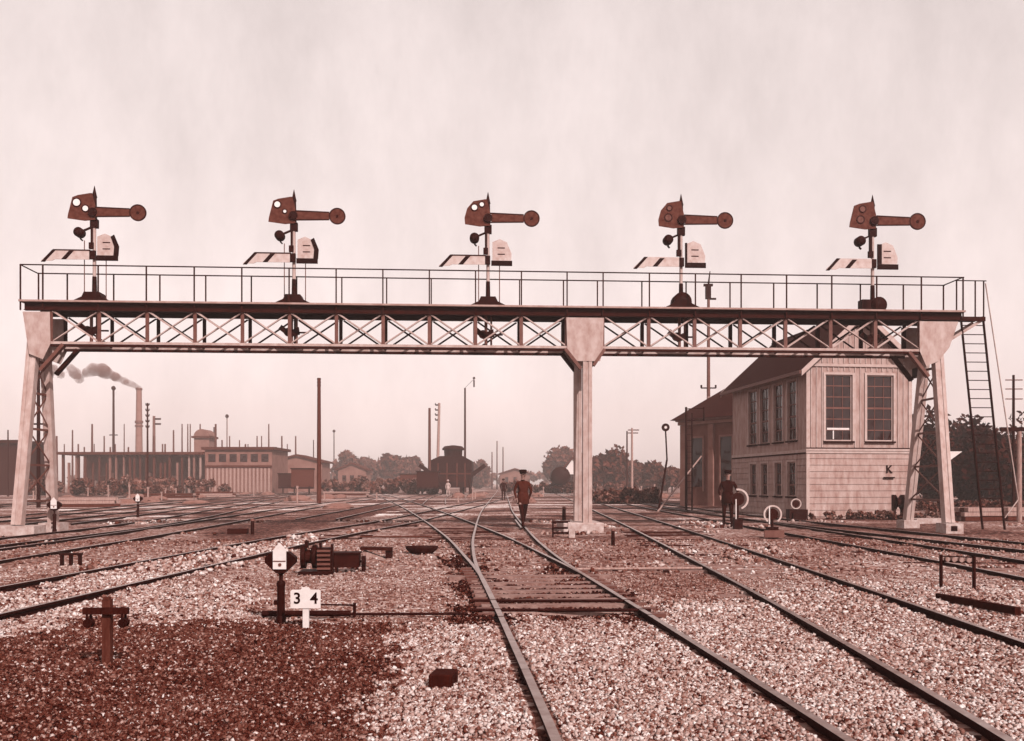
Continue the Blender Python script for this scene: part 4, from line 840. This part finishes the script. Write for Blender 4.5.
def person(label, loc, rz, stride, armL, armR, coat, trousers, cap, group=None, sc=1.0, bend=0.):
    V = [(0, 0, .93)]; E = []; RR = [(.15, .11)]
    def add(p, r, par): V.append(p); RR.append(r); E.append((par, len(V)-1)); return len(V)-1
    a = add((0, -bend*.3, 1.12), (.145, .10), 0); b = add((0, -bend*.7, 1.34), (.17, .115), a); c = add((0, -bend, 1.46), (.09, .075), b); nk = add((0, -bend-.01, 1.52), .055, c)
    hd = add((0, -bend-.02, 1.60), (.07, .085), nk); hd2 = add((0, -bend-.015, 1.68), (.08, .095), hd); add((0, -bend, 1.75), (.05, .06), hd2)
    for s, y in ((-1, -stride), (1, stride)):
        h_ = add((s*.10, 0, .86), (.095, .10), 0); kn_ = add((s*.11, y*.5-.03, .48), .065, h_); an = add((s*.12, y+.02, .10), .042, kn_); fo_ = add((s*.12, y-.02, .045), (.045, .04), an); add((s*.13, y-.17, .035), (.045, .03), fo_)
    for s, (el, ha) in ((-1, armL), (1, armR)):
        sh = add((s*.19, -bend*.8, 1.40), .065, b); e_ = add(el, .045, sh); w__ = add(ha, .03, e_); hv = Vector(ha)-Vector(el); hv.normalize(); pm = Vector(ha)+hv*.06; pi = add(tuple(pm), (.04, .022), w__)
        sd_ = hv.orthogonal().normalized(); sd_ = Vector((0, 1, 0))-hv*hv.y; sd_.normalize(); nn_ = hv.cross(sd_)
        for q, L_ in ((-1.5, .055), (-.5, .075), (.5, .08), (1.5, .065)):
            p1_ = pm+hv*.03+sd_*q*.018; f1 = add(tuple(p1_), .010, pi); f2 = add(tuple(p1_+hv*L_*.6+nn_*s*.01), .009, f1); add(tuple(p1_+hv*L_+nn_*s*.03), .007, f2)
        t1_ = add(tuple(Vector(ha)+hv*.03+sd_*(-.04)), .011, w__); add(tuple(Vector(ha)+hv*.07+sd_*(-.06)+nn_*s*.015), .009, t1_)
    hands = [Vector(armL[1]), Vector(armR[1])]
    def pick(p):
        if p.z > 1.50 or min((p-h).length for h in hands) < .01 or any((p-h).dot((h-Vector(e)).normalized()) > .0 and (p-h).length < .22 for h, (e, _) in zip(hands, (armL, armR))): return 0
        if p.z < .09: return 3
        if p.z < .90 and abs(p.x) < .25: return 2
        return 1
    o = skin_mesh('person', V, E, RR, [M['skin'], M[coat], M[trousers], M['black']], pick)
    o.location = loc; o.rotation_euler = (0, 0, rz); o.scale = (sc,)*3; tag(o, label, 'person', group)
    # coat skirt, cap, face
    yb = -bend*.3
    MB().lathe((0, yb*.4, 0), [(.18, .74), (.195, .76), (.185, .95), (.165, 1.10), (.15, 1.11)], 16).build('jacket', M[coat], o).scale = (1.05, .78, 1)
    hb = Vector((0, -bend, 0))
    if cap == 'cap': MB().lathe((0, -bend, 0), [(.10, 1.715), (.108, 1.73), (.125, 1.79), (.10, 1.82), (.02, 1.825)], 16).prism([(-.07, 1.715), (.07, 1.715), (.07, 1.73), (-.07, 1.73)], -bend-.18, -bend-.06).build('cap', M['black'], o)
    elif cap == 'hat': MB().lathe((0, -bend, 0), [(.18, 1.725), (.18, 1.74), (.105, 1.745), (.10, 1.84), (.02, 1.86)], 16).build('hat', M['shirt'] if coat == 'shirt' else M['black'], o)
    MB().lathe((0, -bend+.015, 1.70), [(.02, -.05), (.085, -.03), (.098, .02), (.09, .05)], 14).build('hair', M['black'], o)
    f = MB(); f.tube((0, -bend-.105, 1.655), (0, -bend-.135, 1.635), .012, .016, 6); f.build('nose', M['skin'], o)
    for s in (-1, 1): MB().lathe((s*.032, -bend-.102, 1.672), [(.002, -.01), (.011, 0), (.002, .01)], 8).build('eye', M['black'], o); MB().lathe((s*.088, -bend-.01, 1.655), [(.006, -.03), (.018, 0), (.006, .03)], 8).build('ear', M['skin'], o)
    MB().bx(-.025, .025, -bend-.112, -bend-.10, 1.612, 1.62).build('mouth', M['armred'], o)
    return o
man = person('man in a drab coat and dark cap walking along the track in the centre', (gnd(523, 528).x, gnd(523, 528).y, .0), R(25), .26, ((-.27, .06, 1.15), (-.26, -.08, .92)), ((.27, -.04, 1.14), (.25, .10, .91)), 'coat_mid', 'coat_dark', 'cap')
p2_ = person('man in dark clothes standing left of the signal box beside a white ring target', (6.93, 28.9, 0), R(-20), .06, ((-.28, 0, 1.14), (-.22, -.16, .98)), ((.3, .0, 1.16), (.34, -.2, 1.08)), 'coat_dark', 'coat_dark', 'cap')
PG = 'yard workers in the far centre'
fp = person('small figure in dark clothes far down the track, left of the walking man', ((503.5-512)*75/F, 75, 0), R(10), .1, ((-.27, 0, 1.15), (-.25, -.05, .92)), ((.27, 0, 1.15), (.25, -.05, .92)), 'coat_dark', 'coat_dark', 'cap', PG)
for (u, Y, lb) in ((448, 100, 'far figure in pale shirt in front of the coal tower'),):
    person(lb, ((u-512)*Y/F, Y, 0), R(-15), .1, ((-.27, 0, 1.15), (-.25, -.05, .92)), ((.27, 0, 1.15), (.25, -.05, .92)), 'shirt', 'shirt', 'hat', PG)

# ------------------------------------------------------------------ ring targets
def ring_target(loc, r, zc, label, gap, box=False, rz=0):
    o = thing('ring_target', label, 'ground signal', loc, rz, 'ground signals with white rings')
    MB().bx(-.13, .13, -.12, .12, -.05, .28 if not box else .38).tube((0, 0, .2), (0, 0, zc), .035).build('stand', M['iron'], o)
    MB().ring((0, 0, zc), r, r*.83, -.06, -.03, *gap).build('ring', M['board'], o)
    MB().lathe((0, -.02, zc), [(r*.62, -.02), (r*.62, .02)], 20, 'Y').build('disc', M['armedge'], o)
    return o
o = ring_target((6.62, 22.9, 0), .235, .60, 'white ring ground signal open at the bottom, in front of the signal box', (-55, 235)); MB().bx(-.1, -.075, -.07, -.045, .35, .8).build('white_rod', M['white'], o); MB().bx(-.25, .25, -.2, -.14, .02, .2).build('cover', M['steelmid'], o)
o = ring_target((10.78, 34.2, 0), .20, .62, 'small closed white ring on a dark box at the corner of the signal box', (0, 360)); MB().bx(-.25, .45, -.05, .4, -.05, .40).build('case', M['iron'], o)
o = ring_target((7.02, 28.0, 0), .33, .90, 'white half ring ground signal beside the standing man', (-70, 100)); MB().tube((-.07, -.07, .0), (-.07, -.07, .9), .02).build('white_rod', M['white'], o)

# ------------------------------------------------------------------ switch lamps
def switch_lamp(loc, label, rz=0, sc=1.):
    o = thing('switch_lamp', label, 'switch lamp', loc, rz, 'switch lamps with white arrow plates'); o.scale = (sc,)*3
    MB().tube((0, 0, -.05), (0, 0, .46), .042, .042, 12).lathe((0, 0, 0), [(.055, .0), (.055, .06), (.045, .08)], 12).bx(-.075, -.04, -.02, .02, .2, .25).build('post', M['iron'], o)
    MB().lathe((0, 0, 0), [(.048, .40), (.05, .44), (.022, .47), (.022, .53), (.05, .555)], 12).build('neck', M['iron'], o)
    bdy = MB().prism([(-.045, .55), (.045, .55), (.165, .665), (.165, .72), (.09, .78), (-.09, .78), (-.165, .72), (-.165, .665)], -.05, .06).build('lamp_body', M['iron'], o)
    MB().prism([(-.072, .595), (.072, .595), (.072, .80), (.0, .885), (-.072, .80)], -.066, -.053).build('arrow_plate', M['white'], bdy)
    MB().bx(-.068, .068, -.072, -.067, .678, .688).build('plate_seam', M['steelmid'], bdy)
    MB().lathe((.005, -.071, .645), [(.018, -.004), (.018, .004)], 10, 'Y').build('small_lens', M['lensdark'], bdy)
    return o
g_ = gnd(281, 623); switch_lamp((g_.x, g_.y, 0), 'black switch lamp with white arrow plate, standing left of the number board', 0, .90)
g_ = gnd(54.5, 532); switch_lamp((g_.x, g_.y, 0), 'switch lamp with white plate in front of the left gantry leg', R(8), 1.12)
g_ = gnd(138, 517); switch_lamp((g_.x, g_.y, 0), 'small switch lamp among the left tracks below the chimney', R(8), 1.1)
# number board
g_ = gnd(306, 628); nb = thing('number_board', 'white board on a short stake reading 3 and 4', 'number board', (g_.x, g_.y, 0)); k = g_.y/F
MB().prism([(-3*k, -.05), (3*k, -.05), (3*k, 20*k), (-3*k, 20*k)], -.012, .012).build('stake', M['white'], nb)
MB().prism([(-15*k, 20*k), (15*k, 20*k), (15*k, 37*k), (13.5*k, 38.5*k), (5*k, 38.5*k), (3*k, 41*k), (-3*k, 41*k), (-5*k, 38.5*k), (-13.5*k, 38.5*k), (-15*k, 37*k)], -.022, -.0125).build('board', M['white'], nb)
textmesh('3', 15.5*k, 'digit', M['black'], nb, (-8.3*k, -.0235, 29.5*k), (R(90), 0, 0), .001); textmesh('4', 15.5*k, 'digit', M['black'], nb, (8.6*k, -.0235, 29.5*k), (R(90), 0, 0), .001)
# point rodding
g0, g1 = gnd(262, 618), gnd(468, 617); o = thing('point_rodding', 'long dark iron rod from the switch lamp to the switch rails', 'point rod', (g0.x, g0.y, 0)); d_ = g1-g0; d_.z = 0
MB().tube((0, 0, .035), d_+Vector((0, 0, .035)), .014).tube((0, .0, .045), (.9, .02, .045), .03).build('rod', M['iron'], o)
ga = gnd(353, 619)-g0; MB().tube((.55, .02, .135), (ga.x, .02, .13), .009).tube((ga.x, .02, -.02), (ga.x, .02, .15), .016).build('upper_rod', M['iron'], o)
g0, g1 = gnd(577, 571), gnd(702, 570); o = thing('crossing_pipe', 'thin pale pipe lying across the ground between two tracks', 'pipe', (g0.x, g0.y, 0)); MB().tube((0, 0, .03), (g1.x-g0.x, g1.y-g0.y, .03), .02).build('pipe', M['woodpale'], o)
for q in (0.3, .7): MB().bx((g1.x-g0.x)*q-.04, (g1.x-g0.x)*q+.04, -.05, .05, -.03, .012).build('pipe_rest', M['iron'], o)
g0, g1 = gnd(360, 538), gnd(432, 538); o = thing('ground_pipe', 'thin pale rod lying behind the oval pan', 'rod', (g0.x, g0.y, 0)); MB().tube((0, 0, .03), (g1.x-g0.x, 0, .03), .022).build('rod', M['wood'], o); MB().bx(-.05, .05, -.05, .05, -.03, .012).build('rod_rest', M['iron'], o)
# switch machine
g_ = gnd(317, 574); k = g_.y/F; o = thing('switch_machine', 'dark iron switch machine with drum ends and slatted casing right of the switch lamp', 'switch machine', (g_.x, g_.y, 0), R(4))
MB().bx(-17*k, 15*k, -.16, .3, -.04, .05).build('bed', M['iron'], o)
for x in (-14, -3): MB().lathe((x*k, .1, 17*k), [(10*k, -2.2*k), (12*k, -2*k), (12*k, 2*k), (10*k, 2.2*k)], 20, 'X').build('drum_wheel', M['iron'], o)
MB().lathe((-8*k, .1, 17*k), [(7*k, -5*k), (7*k, 5*k)], 16, 'X').build('drum', M['steeldark'], o)
MB().bx(1*k, 14*k, -.1, .28, .05, 22*k).build('casing', M['steeldark'], o)
for q in range(5): MB().bx(1*k, 14*k, -.125, -.103, (5+q*4.4)*k, (7+q*4.4)*k).build('slat', M['steelmid'], o)
MB().bx(-6*k, 13*k, -.02, .2, 24*k, 26*k).bx(-12*k, -9*k, -.02, .1, 26*k, 33*k).bx(2*k, 4*k, .0, .1, 26*k, 31*k).bx(14.2*k, 16*k, -.08, .06, 0, 30*k).build('lever_frame', M['iron'], o)
g_ = gnd(345, 571); o = thing('relay_box', 'low dark iron box joined to the right end of the switch machine', 'iron box', (g_.x, g_.y+.05, 0), R(4))
MB().bx(-13*k, 14*k, 0, .26, .05, 17*k).bx(-11*k, -9*k, 0, .2, -.04, .05).bx(10*k, 12*k, 0, .2, -.04, .05).build('box', M['steeldark'], o); MB().bx(-14*k, 15*k, -.02, .28, 17.1*k, 19*k).build('lid', M['iron'], o)
MB().lathe((18*k, .1, 9*k), [(6*k, -2*k), (6*k, 2*k)], 14, 'X').tube((14*k, .1, 9*k), (17*k, .1, 9*k), .02).bx(16*k, 20*k, .05, .15, -.04, 5*k).build('end_pulley', M['iron'], o)
g_ = gnd(377, 557); k2 = g_.y/F; o = thing('propped_board', 'dark board propped on a pale wedge beside the oval pan', 'board', (g_.x, g_.y, 0), R(2)); MB().bar((-16*k2, 0, 9*k2), (15*k2, 0, 8*k2), .3, .05).build('board', M['wooddark'], o)
MB().prism([(-13*k2, -.03), (9*k2, -.03), (-13*k2, 7*k2)], -.1, .12).build('wedge', M['woodpale'], o); MB().bx(9*k2, 15*k2, -.12, .14, -.03, 6.5*k2).build('block', M['iron'], o)
g_ = gnd(421, 553); k2 = g_.y/F; o = thing('oval_pan', 'dark oval iron pan lying on the dirt left of the curving rail', 'pan', (g_.x, g_.y+.15, 0), R(6)); b_ = MB().lathe((0, 0, 0), [(11*k2, -.02), (16*k2, .07), (16.5*k2, .13), (15*k2, .13), (13*k2, .06)], 24).build('bowl', M['iron'], o); b_.scale = (1, .55, 1)
MB().bx(-8*k2, 5*k2, -.06, .06, .05, .10).build('lump', M['wood'], o)
# wire pulley stake
g_ = gnd(107.5, 664); k = g_.y/F; o = thing('pulley_stake', 'short wooden stake with a crossbar and two hanging wire pulleys in the left foreground', 'stake', (g_.x, g_.y, 0), R(3))
MB().box((0, 0, 31*k), (8*k, .06, 68*k)).build('stake', M['wood'], o); MB().box((1*k, -.05, 54*k), (44*k, .035, 6.5*k)).build('crossbar', M['wooddark'], o)
for x in (-16, 18): MB().lathe((x*k, -.04, 42*k), [(4.6*k, -.028), (3.6*k, -.01), (3.6*k, .01), (4.6*k, .028)], 16, 'Y').bx((x-1.2)*k, (x+1.2)*k, -.08, -.075, 38*k, 52*k).bx((x-1.2)*k, (x+1.2)*k, -.01, -.005, 38*k, 52*k).build('pulley', M['iron'], o)
MB().box((0, -.01, 66*k), (6*k, .05, 2.5*k)).build('cap', M['wood'], o)
# small pulley stands between the left tracks
g_ = gnd(71, 564); k = g_.y/F; o = thing('wire_roller', 'low three legged wire roller beside the left tracks', 'wire roller', (g_.x, g_.y, 0))
for x in (-9, 0, 9): MB().bx((x-1.3)*k, (x+1.3)*k, -.03, .03, -.04, 9*k).build('leg', M['iron'], o)
MB().bx(-11*k, 11*k, -.04, .04, 9*k, 11*k).build('top_bar', M['iron'], o)
for u, v, h_, lb in ((252.5, 534, 14, 'short dark stake beyond the crossing track near the lamp'), (613, 545, 15, 'short dark stake right of the middle gantry footing'), (564, 522, 14, 'short pale topped stake left of the middle gantry post')):
    g_ = gnd(u, v); k = g_.y/F; o = thing('stake', lb, 'stake', (g_.x, g_.y, 0)); MB().tube((0, 0, -.04), (0, 0, h_*k), 2*k, 1.7*k, 8).build('shaft', M['iron'], o); MB().lathe((0, 0, h_*k), [(2.3*k, -1*k), (2.3*k, .5*k), (.5*k, 1.5*k)], 8).build('knob', M['steelmid'], o)
g_ = gnd(238, 533); o = thing('timber', 'dark timber block lying beside the short stake', 'timber', (g_.x, g_.y, 0), R(5)); MB().box((0, 0, .05), (.55, .2, .14)).build('block', M['wooddark'], o)
# crank by the middle footing
g_ = gnd(566, 537); k = g_.y/F; o = thing('crank_gear', 'small pale crank with rods at the left of the middle gantry footing', 'crank', (g_.x, g_.y, 0))
MB().bx(3*k, 9*k, 0, .2, -.04, 8*k).bx(2*k, 5*k, 0, .15, 8*k, 15*k).build('crank', M['concrete'], o)
for z in (4, 9, 15): MB().tube((-14*k, .05, z*k), (4*k, .05, z*k), 1.1*k).build('rod', M['iron'], o)
MB().tube((-13*k, .05, -.04), (-13*k, .05, 15*k), .9*k).build('rod_support', M['iron'], o)
# row of wire rollers at right
ga, gb = gnd(941, 589), gnd(974, 591); k = ga.y/F; o = thing('roller_stand', 'two dark stakes carrying a row of pale wire rollers at the right', 'roller stand', (ga.x, ga.y, 0)); dx = gb.x-ga.x; dy = gb.y-ga.y
for p in ((0, 0), (dx, dy)): MB().tube((p[0], p[1], -.04), (p[0], p[1], 34*k), .022).build('stake', M['iron'], o)
MB().bar((0, 0, 28*k), (dx, dy, 28*k), .02, .02).bar((0, 0, 33*k), (dx, dy, 33*k), .015, .015).build('bar', M['iron'], o)
for q in (.18, .38, .6, .82): MB().lathe((dx*q, dy*q, 30*k), [(2.3*k, -.03), (1.6*k, 0), (2.3*k, .03)], 14, 'Y').build('roller', M['woodpale'], o)
ga, gb = gnd(938, 600), gnd(1018, 615); o = thing('ground_beam', 'dark timber lying on the ballast below the row of rollers', 'timber', (ga.x, ga.y, 0)); MB().bar((0, 0, .04), (gb.x-ga.x, gb.y-ga.y, .04), .07, .08).build('beam', M['wooddark'], o)
# block in the foreground
g_ = gnd(440, 686); k = g_.y/F; o = MB().prism([(-12*k, -.02), (12*k, -.02), (12*k, .075), (-12*k, .075)], 0, .22).build('wooden_block', M['wooddark']); o.location = (g_.x, g_.y, 0); o.rotation_euler = (0, 0, R(-8)); tag(o, 'dark wooden block lying on pale gravel in the foreground', 'block')
bv = o.modifiers.new('b', 'BEVEL'); bv.width = .008
# things by the signal box
o = thing('iron_winch', 'dark iron winch at the right front corner of the signal box', 'winch', (15.1, 35.0, 0)); MB().bx(-.3, .3, 0, .4, -.05, .15).bx(-.22, -.12, .1, .3, .15, .95).bx(.12, .22, .1, .3, .15, .95).build('frame', M['iron'], o); MB().lathe((0, .2, .65), [(.3, -.12), (.18, -.08), (.18, .08), (.3, .12)], 16, 'X').build('drum', M['iron'], o); MB().bar((.25, .2, .65), (.6, .2, .35), .05, .05).build('handle', M['steelmid'], o)
o = thing('concrete_slab', 'pale slab lying between the signal box and the right gantry leg', 'slab', (14.6, 31.6, 0), R(5)); MB().box((0, 0, .06), (1.2, .7, .2)).build('slab', M['concrete'], o)
o = thing('triangle_board', 'white triangular board on a thin post behind the right gantry leg', 'board', (21.9, 45, 0)); MB().tube((-.5, 0, -.1), (-.5, 0, 3.1), .05).build('post', M['wooddark'], o); MB().prism([(-.5, 2.2), (-.5, 3.0), (.6, 3.0)], -.04, .0).build('board', M['white'], o)
for i_, (X, Y, lb) in enumerate(((20.5, 30, 'stack of pale timbers below the ladder'), (24.5, 37, 'stack of pale timbers in front of the right trees'), (18.0, 33.5, 'low stack of timbers behind the right gantry leg'))):
    o = thing('timber_stack', lb, 'timber stack', (X, Y, 0), R(8*i_-6), 'timber stacks at the right')
    for a in range(3):
        for b2 in range(4): MB().box((random.uniform(-.1, .1), b2*.26, .08+a*.17), (2.6, .22, .15)).build('timber', M['woodpale'] if random.random() < .5 else M['wood'], o)
for i_, (u, v, lb) in enumerate(((88, 507, 'stack of timbers left of the small switch lamp'), (215, 497, 'stack of timbers before the slatted building'), (170, 500, 'pale timber stack right of the two armed post'), (345, 497, 'timber stack right of the tall stout pole'))):
    g_ = gnd(u, v); o = thing('timber_stack', lb, 'timber stack', (g_.x, g_.y, 0), R(20-11*i_), 'timber stacks among the left tracks')
    for a in range(3):
        for b2 in range(4): MB().box((random.uniform(-.2, .2), b2*.3, .08+a*.2), (3.2+i_*.5, .26, .17)).build('timber', M['woodpale'] if random.random() < .5 else M['wood'], o)
# weeds at the foot of the box
wd_ = crown('weeds', None, (0, 0, .12), (4.2, .8, .20), 5000, .07, .22, .6, 9, 90); wd_.location = (14.8, 35.4, 0); tag(wd_, 'scrubby weeds along the foot of the signal box', kind='stuff')
wd_ = crown('weeds', None, (0, 0, .2), (9, 5, .30), 9000, .12, .15, .5, 19, 160); wd_.location = (25, 47, 0); tag(wd_, 'rough weeds below the trees at the right', kind='stuff')

# rough growth and scrap across the far yard
for (x0, x1, Y, n, h_, sd_, t0, t1, lb) in ((-66, -26, 108, 20000, 2.1, 31, .16, .55, 'ragged scrub and scrap in front of the long open shed'), (-30, -6, 125, 14000, 2.2, 32, .16, .52, 'ragged scrub and scrap left of the coal tower'), (-8, 24, 135, 10000, 1.8, 33, .14, .5, 'ragged scrub right of the coal tower'), (4, 13, 66, 5000, .9, 34, .12, .5, 'scrub and scrap beside the goods building')):
    o = crown('scrub', None, (0, 0, h_*.45), ((x1-x0)/2, 5, h_*.55), n, .32, t0, t1, sd_, 60); o.location = ((x0+x1)/2, Y, 0); tag(o, lb, kind='stuff')

# ------------------------------------------------------------------ thin air haze
hz = MB().bx(-420, 420, -70, 700, -1.2, 60).build('haze', []); hz.data.materials.clear()
hm = bpy.data.materials.new('haze'); hm.use_nodes = True; t = hm.node_tree; t.nodes.clear(); ou = t.nodes.new('ShaderNodeOutputMaterial'); pv = t.nodes.new('ShaderNodeVolumePrincipled')
pv.inputs['Color'].default_value = (.95, .76, .71, 1); pv.inputs['Density'].default_value = .0010; pv.inputs['Anisotropy'].default_value = 0; t.links.new(pv.outputs[0], ou.inputs['Volume'])
hz.data.materials.append(hm); tag(hz, kind='stuff', label='thin dusty haze over the yard')
